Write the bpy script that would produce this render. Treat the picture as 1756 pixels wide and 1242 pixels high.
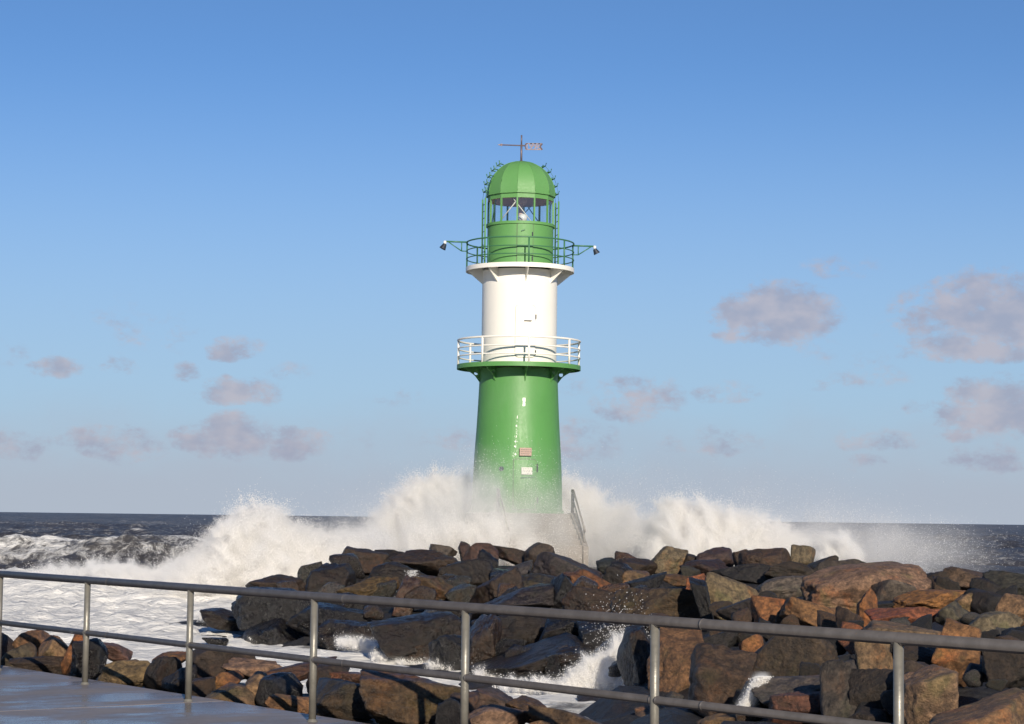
import bpy, bmesh, math, random
import numpy as np
from mathutils import Vector, Matrix

for o in list(bpy.data.objects):
    bpy.data.objects.remove(o)
S = bpy.context.scene
COL = S.collection
R = math.radians

# ------------------------------------------------------------------ camera
FPX, PW, PH = 3600.0, 1756.0, 1242.0
EYE = 1.66
cam_d = bpy.data.cameras.new('camera')
cam_d.sensor_width = 36.0
cam_d.lens = 36.0 * FPX / PW
cam_d.clip_start = 0.1
cam_d.clip_end = 200000.0
cam = bpy.data.objects.new('camera', cam_d)
COL.objects.link(cam)
CAMR = Matrix.Rotation(math.pi / 2 + math.atan(268 / FPX), 3, 'X') @ Matrix.Rotation(math.atan(22 / PW), 3, 'Z')
cam.matrix_world = Matrix.Translation((0, 0, EYE)) @ CAMR.to_4x4()
S.camera = cam


def at(px, py, Y):
    """the point of the place at distance Y (metres ahead) that the photograph shows at px, py"""
    v = CAMR @ Vector(((px - PW / 2) / FPX, -(py - PH / 2) / FPX, -1))
    return Vector((0, 0, EYE)) + v * (Y / v.y)


# ------------------------------------------------------------------ sun, sky, exposure
SUN_EL, SUN_AZ = R(20.0), R(11.0)           # behind the camera, to its right
TO_SUN = Vector((math.sin(SUN_AZ) * math.cos(SUN_EL), -math.cos(SUN_AZ) * math.cos(SUN_EL), math.sin(SUN_EL)))
sun_d = bpy.data.lights.new('sun', 'SUN')
sun_d.energy = 4.8
sun_d.angle = R(0.5)
sun_d.color = (1.0, 0.90, 0.755)
sun = bpy.data.objects.new('sun', sun_d)
sun.rotation_euler = TO_SUN.to_track_quat('Z', 'Y').to_euler()
COL.objects.link(sun)

S.view_settings.view_transform = 'Standard'
S.view_settings.look = 'None'
S.view_settings.exposure = 0.22
S.view_settings.gamma = 1.0
S.view_settings.use_curve_mapping = False
S.cycles.use_denoising = True
S.cycles.volume_bounces = 6
S.cycles.volume_max_steps = 512
S.cycles.max_bounces = 10
S.cycles.diffuse_bounces = 5
S.cycles.transparent_max_bounces = 16
S.cycles.caustics_reflective = False
S.cycles.caustics_refractive = False


class NT:
    """small helper around a node tree"""
    def __init__(s, tree):
        s.t = tree
        tree.nodes.clear()

    def n(s, typ, **kw):
        nd = s.t.nodes.new(typ)
        ins = kw.pop('ins', {})
        for k, v in kw.items():
            setattr(nd, k, v)
        for k, v in ins.items():
            s.put(nd.inputs[k], v)
        return nd

    def put(s, sock, v):
        if isinstance(v, bpy.types.NodeSocket):
            s.t.links.new(v, sock)
        elif isinstance(v, bpy.types.Node):
            s.t.links.new(v.outputs[0], sock)
        else:
            if isinstance(v, (tuple, list)) and len(v) == 3 and len(sock.default_value) == 4:
                v = (*v, 1.0)
            sock.default_value = v

    def m(s, op, a, b=0.0, c=0.0, clamp=False):
        nd = s.t.nodes.new('ShaderNodeMath')
        nd.operation = op
        nd.use_clamp = clamp
        for i, v in enumerate((a, b, c)):
            s.put(nd.inputs[i], v)
        return nd.outputs[0]

    def vm(s, op, a, b=(0, 0, 0)):
        nd = s.t.nodes.new('ShaderNodeVectorMath')
        nd.operation = op
        s.put(nd.inputs[0], a)
        s.put(nd.inputs[1], b)
        return nd.outputs[0]

    def step(s, v, lo, hi, a=0.0, b=1.0):
        nd = s.t.nodes.new('ShaderNodeMapRange')
        nd.interpolation_type = 'SMOOTHSTEP'
        s.put(nd.inputs['Value'], v)
        for k, x in (('From Min', lo), ('From Max', hi), ('To Min', a), ('To Max', b)):
            s.put(nd.inputs[k], x)
        return nd.outputs[0]

    def mix(s, f, a, b, mode='MIX'):
        nd = s.t.nodes.new('ShaderNodeMix')
        nd.data_type = 'RGBA'
        nd.blend_type = mode
        s.put(nd.inputs[0], f)
        s.put(nd.inputs[6], a)
        s.put(nd.inputs[7], b)
        return nd.outputs[2]

    def noise(s, vec, scale, detail=4.0, rough=0.55, dist=0.0, dim='3D'):
        nd = s.t.nodes.new('ShaderNodeTexNoise')
        nd.noise_dimensions = dim
        s.put(nd.inputs['Vector'], vec)
        for k, x in (('Scale', scale), ('Detail', detail), ('Roughness', rough), ('Distortion', dist)):
            s.put(nd.inputs[k], x)
        return nd.outputs[0]


world = bpy.data.worlds.new('World')
S.world = world
world.use_nodes = True
W = NT(world.node_tree)
sky = W.n('ShaderNodeTexSky', sky_type='NISHITA')
sky.sun_disc = False
sky.sun_elevation = SUN_EL
sky.sun_rotation = math.pi - SUN_AZ
sky.altitude = 0.0
sky.air_density = 0.7
sky.dust_density = 0.0
sky.ozone_density = 5.0
SKY_K = 0.086
sky_rgb = W.mix(1.0, sky.outputs[0], (SKY_K * 0.93, SKY_K, SKY_K * 1.04), 'MULTIPLY')
geo = W.n('ShaderNodeTexCoord')
sep = W.n('ShaderNodeSeparateXYZ', ins={0: geo.outputs['Generated']})
az = W.m('ARCTAN2', sep.outputs[0], sep.outputs[1])
el = W.m('ARCSINE', sep.outputs[2])
azd = W.m('MULTIPLY', az, 180 / math.pi)
eld = W.m('MULTIPLY', el, 180 / math.pi)
uv = W.n('ShaderNodeCombineXYZ', ins={0: azd, 1: W.m('MULTIPLY', eld, 1.5), 2: 0.0})
warp = W.noise(uv, 1.1, 5.0, 0.62)
warp2 = W.n('ShaderNodeTexNoise', ins={'Vector': uv, 'Scale': 0.55, 'Detail': 4.0})
sep2 = W.n('ShaderNodeSeparateColor', ins={0: warp2.outputs['Color']})
azw = W.m('ADD', azd, W.m('MULTIPLY', W.m('SUBTRACT', sep2.outputs[0], 0.5), 1.7))
elw = W.m('ADD', eld, W.m('MULTIPLY', W.m('SUBTRACT', sep2.outputs[1], 0.5), 0.9))
# cumulus that stand in the photograph: where (azimuth, elevation), half sizes, strength
CLOUDS = [(1335, 552, 78, 52, 1.0), (1290, 580, 50, 20, .6), (1690, 560, 120, 62, 1.0), (1660, 610, 110, 28, .8),
          (1700, 715, 85, 48, .9), (1640, 745, 40, 22, .6), (405, 600, 38, 20, .75), (412, 678, 58, 24, .8), (325, 640, 26, 18, .55),
          (105, 640, 36, 18, .6), (195, 632, 36, 18, .38), (392, 757, 66, 36, .9), (512, 764, 60, 28, .8),
          (210, 770, 75, 28, .55), (40, 778, 60, 26, .55), (1095, 690, 60, 38, .5), (1245, 680, 50, 22, .45),
          (1000, 766, 60, 38, .5), (1240, 770, 80, 22, .45), (1500, 758, 60, 22, .4), (1590, 700, 36, 16, .35),
          (1440, 665, 40, 16, .3), (1450, 470, 60, 20, .25), (680, 680, 50, 26, .22), (500, 650, 36, 20, .22), (1680, 790, 60, 22, .45),
          (1480, 800, 46, 16, .4), (770, 760, 60, 24, .25), (980, 660, 40, 20, .25)]
dens = None
for (cx, cy, hw, hh, k) in CLOUDS:
    hy = 889 + (cx - 878) * 22 / PW
    u0, v0 = math.degrees((cx - 878) / FPX), math.degrees((hy - cy) / FPX)
    a, b = math.degrees(hw / FPX) * 1.5, math.degrees(hh / FPX) * 1.6
    du = W.m('DIVIDE', W.m('SUBTRACT', azw, u0), a)
    dv = W.m('SUBTRACT', elw, v0)
    dv = W.m('MAXIMUM', W.m('DIVIDE', dv, b), W.m('DIVIDE', dv, -b * 0.62))     # flat bottoms
    r2 = W.m('ADD', W.m('MULTIPLY', du, du), W.m('MULTIPLY', dv, dv))
    q = W.m('MULTIPLY', W.m('SUBTRACT', 1.0, r2, clamp=True), k)
    dens = q if dens is None else W.m('MAXIMUM', dens, q)
# scattered fair-weather cumulus all round the low sky
gen = W.noise(uv, 0.23, 5.0, 0.6)
band = W.m('MULTIPLY', W.step(eld, 0.8, 2.0), W.step(eld, 9.0, 4.0))
outside = W.step(W.m('ABSOLUTE', azd), 13.0, 17.0)
gen = W.m('MULTIPLY', W.m('MULTIPLY', W.step(gen, 0.52, 0.72), band), W.m('ADD', W.m('MULTIPLY', outside, 0.65), 0.26))
dens = W.m('MAXIMUM', dens, gen)
fine_w = W.noise(uv, 3.4, 5.0, 0.65)
cl = W.step(W.m('ADD', W.m('MULTIPLY', dens, 0.9), W.m('ADD', W.m('MULTIPLY', W.m('SUBTRACT', warp, 0.5), 1.8), W.m('MULTIPLY', W.m('SUBTRACT', fine_w, 0.5), 0.9))), 0.0, 0.74)
cl = W.m('MULTIPLY', cl, W.step(dens, 0.02, 0.25))
cl = W.m('MULTIPLY', cl, 0.82)
tone = W.step(W.noise(W.vm('ADD', uv, (0.25, 0.22, 0)), 0.9, 3.0, 0.5), 0.35, 0.68)
cloud_rgb = W.mix(tone, (0.305, 0.322, 0.415), (0.43, 0.405, 0.455))
# low far-off stratus on the horizon
hz = W.m('ADD', eld, W.m('MULTIPLY', W.m('SUBTRACT', W.noise(uv, 0.35, 4.0, 0.6), 0.5), 1.6))
hzf = W.m('MULTIPLY', W.step(hz, 3.6, 0.5), 0.75)
air = W.m('MULTIPLY', W.step(eld, 13.0, 1.5), 0.80)
skyc = W.mix(air, sky_rgb, (0.325, 0.435, 0.545))
skyc = W.mix(hzf, skyc, (0.365, 0.39, 0.465))
skyc = W.mix(cl, skyc, cloud_rgb)
bg = W.n('ShaderNodeBackground', ins={'Color': skyc, 'Strength': 1.0})
W.n('ShaderNodeOutputWorld', ins={'Surface': bg})


# ------------------------------------------------------------------ small tools
def link(o, parent=None):
    COL.objects.link(o)
    if parent is not None:
        o.parent = parent
    return o


def tag(o, label=None, cat=None, group=None, kind=None):
    if label:
        o['label'] = label
    if cat:
        o['category'] = cat
    if group:
        o['group'] = group
    if kind:
        o['kind'] = kind
    return o


def empty(name, loc=(0, 0, 0), rotz=0.0):
    o = bpy.data.objects.new(name, None)
    o.location = loc
    o.rotation_euler = (0, 0, rotz)
    return link(o)


def obj(name, bm, mat, parent=None, smooth=False):
    bmesh.ops.recalc_face_normals(bm, faces=bm.faces)
    me = bpy.data.meshes.new(name)
    bm.to_mesh(me)
    bm.free()
    if smooth:
        me.polygons.foreach_set('use_smooth', [True] * len(me.polygons))
    if mat:
        me.materials.append(mat)
    return link(bpy.data.objects.new(name, me), parent)


def sharp(o, deg=35):
    """smooth shading except across hard edges"""
    me = o.data
    bm = bmesh.new()
    bm.from_mesh(me)
    for e in bm.edges:
        e.smooth = len(e.link_faces) == 2 and e.calc_face_angle(0) < R(deg)
    for fc in bm.faces:
        fc.smooth = True
    bm.to_mesh(me)
    bm.free()
    return o


def tube(bm, pts, r, seg=8, closed=False, cap=True):
    pts = [Vector(p) for p in pts]
    n = len(pts)
    rings = []
    up = Vector((0, 0, 1))
    for i in range(n):
        if closed:
            t = (pts[(i + 1) % n] - pts[i - 1]).normalized()
        else:
            t = (pts[min(i + 1, n - 1)] - pts[max(i - 1, 0)]).normalized()
        a = up if abs(t.dot(up)) < 0.95 else Vector((1, 0, 0))
        x = t.cross(a).normalized()
        y = t.cross(x).normalized()
        rings.append([bm.verts.new(pts[i] + (x * math.cos(2 * math.pi * k / seg) + y * math.sin(2 * math.pi * k / seg)) * r) for k in range(seg)])
    for i in range(n if closed else n - 1):
        A, B = rings[i], rings[(i + 1) % n]
        for k in range(seg):
            bm.faces.new((A[k], A[(k + 1) % seg], B[(k + 1) % seg], B[k]))
    if cap and not closed:
        bm.faces.new(rings[0])
        bm.faces.new(rings[-1])
    return bm


def box(bm, size, M=Matrix(), bevel=0.0):
    g = bmesh.ops.create_cube(bm, size=1.0)
    vs = g['verts']
    bmesh.ops.transform(bm, matrix=M @ Matrix.Diagonal((*size, 1)), verts=vs)
    if bevel:
        es = list({e for v in vs for e in v.link_edges})
        bmesh.ops.bevel(bm, geom=es, offset=bevel, segments=2, affect='EDGES', profile=0.5)
    return bm


def lathe(bm, prof, seg=64, a0=0.0, a1=2 * math.pi, off=0.0):
    full = abs(a1 - a0 - 2 * math.pi) < 1e-6
    cols = seg if full else seg + 1
    grid = []
    for j in range(cols):
        a = a0 + (a1 - a0) * j / seg + off
        grid.append([bm.verts.new((r * math.sin(a), -r * math.cos(a), z)) for r, z in prof])
    for j in range(seg):
        A, B = grid[j], grid[(j + 1) % cols]
        for i in range(len(prof) - 1):
            bm.faces.new((A[i], B[i], B[i + 1], A[i + 1]))
    return bm


def pol(r, deg, z):
    a = R(deg)
    return Vector((r * math.sin(a), -r * math.cos(a), z))


rng = np.random.default_rng(7)


def _hash(ix, iy, iz, seed):
    h = (ix.astype(np.int64) * 374761393 + iy.astype(np.int64) * 668265263 + iz.astype(np.int64) * 2147483647 + seed * 974634777) & 0xFFFFFFFF
    h = ((h ^ (h >> 13)) * 1274126177) & 0xFFFFFFFF
    h = ((h ^ (h >> 16)) * 2246822519) & 0xFFFFFFFF
    return ((h ^ (h >> 15)) & 0xFFFFFF) / float(0xFFFFFF)


def vnoise(p, seed=0):
    p = np.asarray(p, float)
    i = np.floor(p).astype(np.int64)
    f = p - i
    f = f * f * f * (f * (f * 6 - 15) + 10)
    out = 0
    for dx in (0, 1):
        for dy in (0, 1):
            for dz in (0, 1):
                w = (f[:, 0] if dx else 1 - f[:, 0]) * (f[:, 1] if dy else 1 - f[:, 1]) * (f[:, 2] if dz else 1 - f[:, 2])
                out = out + w * _hash(i[:, 0] + dx, i[:, 1] + dy, i[:, 2] + dz, seed)
    return out * 2 - 1


def fbm(p, octaves=4, seed=0, gain=0.5):
    a, s, t = 1.0, 0.0, 0.0
    p = np.asarray(p, float)
    for k in range(octaves):
        s = s + a * vnoise(p * (2.03 ** k), seed + k * 17)
        t += a
        a *= gain
    return s / t


# ------------------------------------------------------------------ materials
def mat(name):
    m = bpy.data.materials.new(name)
    m.use_nodes = True
    return m, NT(m.node_tree)


def finish(T, bsdf):
    T.n('ShaderNodeOutputMaterial', ins={'Surface': bsdf})


def paint(name, col, rough=0.42, wear=0.5, bump=0.15, wet=False, dirt=(0.12, 0.10, 0.07)):
    m, T = mat(name)
    tc = T.n('ShaderNodeTexCoord').outputs['Object']
    n1 = T.noise(tc, 1.3, 5, 0.6)
    st = T.noise(T.vm('MULTIPLY', tc, (5, 5, 0.35)), 2.0, 4, 0.6)
    c = T.mix(T.step(n1, 0.35, 0.75, 0, 0.35 * wear), col, tuple(x * 0.72 for x in col))
    c = T.mix(T.step(st, 0.58, 0.82, 0, 0.4 * wear), c, dirt)
    fade = T.noise(T.vm('MULTIPLY', tc, (1, 1, 0.5)), 0.9, 5, 0.65)
    c = T.mix(T.step(fade, 0.45, 0.72, 0, 0.32 * wear), c, tuple(min(0.8, x * 0.75 + 0.09) for x in col))
    fine = T.noise(tc, 14, 4, 0.6)
    r = T.m('ADD', T.m('MULTIPLY', T.m('SUBTRACT', fine, 0.5), 0.3), rough)
    h = T.noise(tc, 6.0, 4, 0.6)
    if wet:                       # running water low down on the seaward side
        z = T.n('ShaderNodeSeparateXYZ', ins={0: tc}).outputs[2]
        run = T.m('MULTIPLY', T.step(z, 4.6, 1.0), T.step(T.noise(T.vm('MULTIPLY', tc, (3, 3, 0.5)), 2.2, 3, 0.5), 0.40, 0.62))
        r = T.m('SUBTRACT', r, T.m('MULTIPLY', run, 0.22))
        h = T.m('ADD', h, T.m('MULTIPLY', T.m('MULTIPLY', T.noise(T.vm('MULTIPLY', tc, (1, 1, 0.6)), 18, 3, 0.6), run), 1.6))
    if wet:                       # white specks in one straggling line and one small spot
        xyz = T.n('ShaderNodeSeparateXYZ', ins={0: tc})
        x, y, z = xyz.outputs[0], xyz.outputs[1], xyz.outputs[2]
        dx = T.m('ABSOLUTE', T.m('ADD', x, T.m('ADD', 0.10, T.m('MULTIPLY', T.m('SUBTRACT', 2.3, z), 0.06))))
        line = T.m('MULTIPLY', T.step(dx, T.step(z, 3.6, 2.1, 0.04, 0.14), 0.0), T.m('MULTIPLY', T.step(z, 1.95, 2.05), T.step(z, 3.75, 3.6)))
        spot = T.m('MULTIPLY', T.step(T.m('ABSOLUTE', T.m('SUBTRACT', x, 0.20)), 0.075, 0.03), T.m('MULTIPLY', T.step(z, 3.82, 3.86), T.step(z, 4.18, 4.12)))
        white_specks = T.step(T.m('ADD', T.noise(T.vm('MULTIPLY', tc, (1, 1, 0.8)), 17, 3, 0.6), T.m('MULTIPLY', T.m('ADD', T.m('MULTIPLY', line, 0.9), T.m('MULTIPLY', spot, 2.0)), 0.16)), 0.66, 0.70)
        white_specks = T.m('MULTIPLY', T.m('MULTIPLY', white_specks, T.step(y, 0.0, -0.2)), T.m('MAXIMUM', line, spot))
        c = T.mix(white_specks, c, (0.85, 0.84, 0.78))
    b = T.n('ShaderNodeBump', ins={'Height': h, 'Strength': bump, 'Distance': 0.03})
    p = T.n('ShaderNodeBsdfPrincipled', ins={'Base Color': c, 'Roughness': r, 'Normal': b})
    finish(T, p)
    return m


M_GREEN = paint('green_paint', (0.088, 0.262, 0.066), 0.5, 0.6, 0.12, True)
M_GREEN2 = paint('green_gloss', (0.105, 0.28, 0.08), 0.55, 0.4, 0.08)
M_GREEN_RAIL = paint('green_rail', (0.045, 0.16, 0.075), 0.45, 0.4, 0.05)
M_WHITE = paint('white_paint', (0.80, 0.77, 0.70), 0.45, 0.25, 0.08, dirt=(0.45, 0.38, 0.28))
M_STEEL = None


def steel(name, col, metallic=0.35, rough=0.5):
    m, T = mat(name)
    tc = T.n('ShaderNodeTexCoord').outputs['Object']
    n1 = T.noise(tc, 9, 5, 0.65)
    n2 = T.noise(tc, 45, 3, 0.6)
    c = T.mix(T.step(n1, 0.35, 0.7), tuple(x * 0.75 for x in col), col)
    c = T.mix(T.step(n2, 0.66, 0.75, 0, .4), c, (0.20, 0.12, 0.06))
    r = T.m('ADD', T.m('MULTIPLY', n2, 0.25), rough - 0.12)
    b = T.n('ShaderNodeBump', ins={'Height': n2, 'Strength': 0.12, 'Distance': 0.01})
    p = T.n('ShaderNodeBsdfPrincipled', ins={'Base Color': c, 'Roughness': r, 'Metallic': metallic, 'Normal': b})
    finish(T, p)
    return m


M_RAIL = steel('galvanised_steel', (0.25, 0.235, 0.20), 0.35, 0.40)
M_TOPRAIL = steel('shaded_rail_steel', (0.135, 0.123, 0.118), 0.3, 0.45)  # post steel darkened: the edge-lit rails' shade is put into the colour
M_HANDRAIL = steel('weathered_handrail', (0.22, 0.20, 0.18), 0.3, 0.5)
M_DARKMETAL = steel('dark_lamp_metal', (0.03, 0.04, 0.06), 0.2, 0.45)
M_VANE = steel('vane_metal', (0.17, 0.13, 0.14), 0.3, 0.5)
M_CEIL = paint('lantern_ceiling', (0.52, 0.38, 0.34), 0.6, 0.5, 0.1)
M_RUST = paint('hatch_gasket', (0.09, 0.085, 0.07), 0.6, 0.6, 0.1)
M_GASKET = paint('pale_gasket', (0.52, 0.48, 0.40), 0.6, 0.4, 0.1)


def simple(name, col, rough=0.5, **kw):
    m, T = mat(name)
    tc = T.n('ShaderNodeTexCoord').outputs['Object']
    n1 = T.noise(tc, 7, 4, 0.6)
    c = T.mix(n1, tuple(x * 0.85 for x in col), col)
    ins = {'Base Color': c, 'Roughness': rough}
    ins.update(kw)
    finish(T, T.n('ShaderNodeBsdfPrincipled', ins=ins))
    return m


M_PINK = simple('plaque_bronze', (0.40, 0.26, 0.20), 0.5)
M_PLAQ = simple('plaque_white', (0.78, 0.76, 0.68), 0.4)
M_INK = simple('plaque_ink', (0.07, 0.07, 0.06), 0.6)
M_LENS = simple('lamp_lens', (0.75, 0.76, 0.74), 0.15)


def glass():
    m, T = mat('lantern_glass')
    g = T.n('ShaderNodeBsdfGlossy', ins={'Color': (0.9, 0.95, 1.0, 1), 'Roughness': 0.04})
    t = T.n('ShaderNodeBsdfTransparent', ins={'Color': (0.97, 0.98, 0.98, 1)})
    lw = T.n('ShaderNodeLayerWeight', ins={'Blend': 0.5})
    fr = T.m('ADD', 0.05, T.m('MULTIPLY', T.m('POWER', lw.outputs['Facing'], 4.0), 0.5))
    finish(T, T.n('ShaderNodeMixShader', ins={0: fr, 1: t, 2: g}))
    return m


M_GLASS = glass()


def rock_material():
    m, T = mat('boulder_rock')
    oi = T.n('ShaderNodeObjectInfo')
    tc = T.n('ShaderNodeTexCoord').outputs['Object']
    off = T.n('ShaderNodeCombineXYZ', ins={0: T.m('MULTIPLY', oi.outputs['Random'], 91.0), 1: T.m('MULTIPLY', oi.outputs['Random'], 37.0), 2: T.m('MULTIPLY', oi.outputs['Random'], 53.0)})
    p = T.vm('ADD', tc, off)
    big = T.noise(p, 1.5, 4, 0.6, 0.6)
    mid = T.noise(p, 8.0, 7, 0.72)
    fine = T.noise(p, 40.0, 4, 0.75)
    col = oi.outputs['Color']
    wet = T.n('ShaderNodeAttribute', attribute_type='OBJECT', attribute_name='wetness').outputs['Fac']
    c = T.mix(T.step(mid, 0.36, 0.66), T.mix(1.0, col, (0.42, 0.40, 0.40), 'MULTIPLY'), T.mix(1.0, col, (1.35, 1.28, 1.2), 'MULTIPLY'))
    rust = T.m('MULTIPLY', T.step(big, 0.52, 0.70), T.step(mid, 0.30, 0.6))
    c = T.mix(T.m('MULTIPLY', rust, 0.55), c, T.mix(1.0, col, (1.9, 1.0, 0.42), 'MULTIPLY'))
    moss = T.step(T.noise(T.vm('ADD', p, (11, 5, 3)), 2.1, 4, 0.6), 0.54, 0.72)
    c = T.mix(T.m('MULTIPLY', moss, 0.4), c, T.mix(1.0, col, (0.75, 1.05, 0.55), 'MULTIPLY'))
    speck = T.step(fine, 0.58, 0.74)
    c = T.mix(T.m('MULTIPLY', speck, 0.4), c, T.mix(1.0, col, (1.9, 1.8, 1.6), 'MULTIPLY'))
    dark = T.step(T.noise(T.vm('ADD', p, (3, 7, 1)), 22.0, 4, 0.7), 0.60, 0.42)
    c = T.mix(T.m('MULTIPLY', dark, 0.45), T.mix(1.0, c, (0.45, 0.45, 0.45), 'MULTIPLY'), c)
    wetn = T.m('MULTIPLY', wet, T.step(T.noise(p, 3.4, 5, 0.7), 0.30, 0.55))
    r = T.m('SUBTRACT', T.m('ADD', T.m('MULTIPLY', mid, 0.25), 0.62), T.m('MULTIPLY', wetn, 0.54))
    vor = T.n('ShaderNodeTexVoronoi', feature='DISTANCE_TO_EDGE', ins={'Vector': T.vm('ADD', p, T.vm('MULTIPLY', T.n('ShaderNodeTexNoise', ins={'Vector': p, 'Scale': 3.0}).outputs['Color'], (0.5, 0.5, 0.5))), 'Scale': 1.7})
    crack = T.step(vor.outputs['Distance'], 0.0, 0.05)
    h = T.m('ADD', T.m('MULTIPLY', mid, 0.9), T.m('ADD', T.m('MULTIPLY', fine, 0.45), T.m('MULTIPLY', crack, 0.08)))
    b = T.n('ShaderNodeBump', ins={'Height': h, 'Strength': 0.8, 'Distance': 0.08})
    finish(T, T.n('ShaderNodeBsdfPrincipled', ins={'Base Color': c, 'Roughness': r, 'Normal': b, 'Specular IOR Level': 0.55}))
    return m


M_ROCK = rock_material()


def concrete(name, col, wet):
    m, T = mat(name)
    tc = T.n('ShaderNodeTexCoord').outputs['Object']
    n1 = T.noise(tc, 0.9, 6, 0.65)
    n2 = T.noise(tc, 12, 5, 0.6)
    c = T.mix(T.step(n1, 0.3, 0.7), tuple(x * 0.7 for x in col), col)
    c = T.mix(T.step(n2, 0.5, 0.8, 0, .4), c, tuple(x * 1.3 for x in col))
    if wet:
        pud = T.step(T.noise(T.vm('MULTIPLY', tc, (1.6, 0.8, 0)), 0.8, 6, 0.65), 0.40, 0.58)
        c = T.mix(T.step(T.noise(tc, 60, 3, 0.6), 0.6, 0.72, 0, 0.5), c, (0.08, 0.075, 0.07))
        c = T.mix(T.m('MULTIPLY', pud, 0.35), c, (0.12, 0.105, 0.10))
        r = T.m('SUBTRACT', 0.58, T.m('MULTIPLY', pud, 0.36))
        h = T.m('ADD', T.m('MULTIPLY', n2, 0.5), T.m('MULTIPLY', T.noise(tc, 3.5, 4, 0.6), 0.8))
        b = T.n('ShaderNodeBump', ins={'Height': h, 'Strength': 0.18, 'Distance': 0.02})
    else:
        r = T.m('ADD', T.m('MULTIPLY', n2, 0.2), 0.6)
        b = T.n('ShaderNodeBump', ins={'Height': n2, 'Strength': 0.3, 'Distance': 0.02})
    finish(T, T.n('ShaderNodeBsdfPrincipled', ins={'Base Color': c, 'Roughness': r, 'Normal': b}))
    return m


M_SLAB = concrete('wet_concrete', (0.27, 0.235, 0.22), True)
M_CONC = concrete('pier_concrete', (0.27, 0.235, 0.20), False)


def sea_material():
    m, T = mat('sea_water')
    tc = T.n('ShaderNodeTexCoord').outputs['Object']
    cov = T.n('ShaderNodeAttribute', attribute_type='GEOMETRY', attribute_name='foam').outputs['Fac']
    q = T.vm('MULTIPLY', tc, (1, 1, 0.6))
    wv = T.n('ShaderNodeTexNoise', ins={'Vector': q, 'Scale': 0.35, 'Detail': 3.0}).outputs['Color']
    qd = T.vm('ADD', q, T.vm('MULTIPLY', wv, (2.2, 2.2, 0)))
    n1 = T.noise(T.vm('MULTIPLY', qd, (1.3, 0.6, 0.8)), 1.0, 8, 0.7, 0.4)
    rid = T.m('SUBTRACT', 1.0, T.m('ABSOLUTE', T.m('MULTIPLY', T.m('SUBTRACT', T.noise(T.vm('MULTIPLY', qd, (1.9, 0.8, 0.9)), 1.0, 6, 0.6), 0.5), 4.0)), clamp=True)
    v = T.m('ADD', T.m('MULTIPLY', n1, 0.75), T.m('MULTIPLY', rid, 0.25))
    lo = T.m('SUBTRACT', 0.98, cov)
    fo = T.step(v, T.m('SUBTRACT', lo, 0.16), T.m('ADD', lo, 0.14))
    fo = T.m('MULTIPLY', fo, T.step(cov, 0.02, 0.12))
    film = T.m('MULTIPLY', T.step(cov, 0.22, 0.80), T.step(n1, 0.22, 0.62, 0.25, 0.66))      # thin foam film and churned-in air
    fo = T.m('MAXIMUM', fo, film)
    wcol = T.mix(T.step(T.noise(tc, 0.03, 3, 0.5), 0.35, 0.65), (0.046, 0.042, 0.042), (0.064, 0.054, 0.047))
    c = T.mix(fo, wcol, (0.86, 0.84, 0.80))
    r = T.m('ADD', T.m('MULTIPLY', fo, 0.4), 0.42)
    h1 = T.noise(T.vm('MULTIPLY', q, (0.8, 1.6, 1)), 1.2, 7, 0.66)
    b = T.n('ShaderNodeBump', ins={'Height': T.m('ADD', h1, T.m('MULTIPLY', fo, 0.25)), 'Strength': 0.9, 'Distance': 0.4})
    finish(T, T.n('ShaderNodeBsdfPrincipled', ins={'Base Color': c, 'Roughness': r, 'Normal': b, 'IOR': 1.33, 'Specular IOR Level': 0.3}))
    return m


M_SEA = sea_material()


def spray_material(name, col=(0.92, 0.90, 0.87)):
    m, T = mat(name)
    d = T.n('ShaderNodeBsdfDiffuse', ins={'Color': (*col, 1), 'Roughness': 0.0})
    t = T.n('ShaderNodeBsdfTranslucent', ins={'Color': (*col, 1)})
    finish(T, T.n('ShaderNodeMixShader', ins={0: 0.42, 1: d, 2: t}))
    return m


M_SPRAY = spray_material('water_drops')

# ------------------------------------------------------------------ the sea
SEA_Z = -1.2


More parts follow.
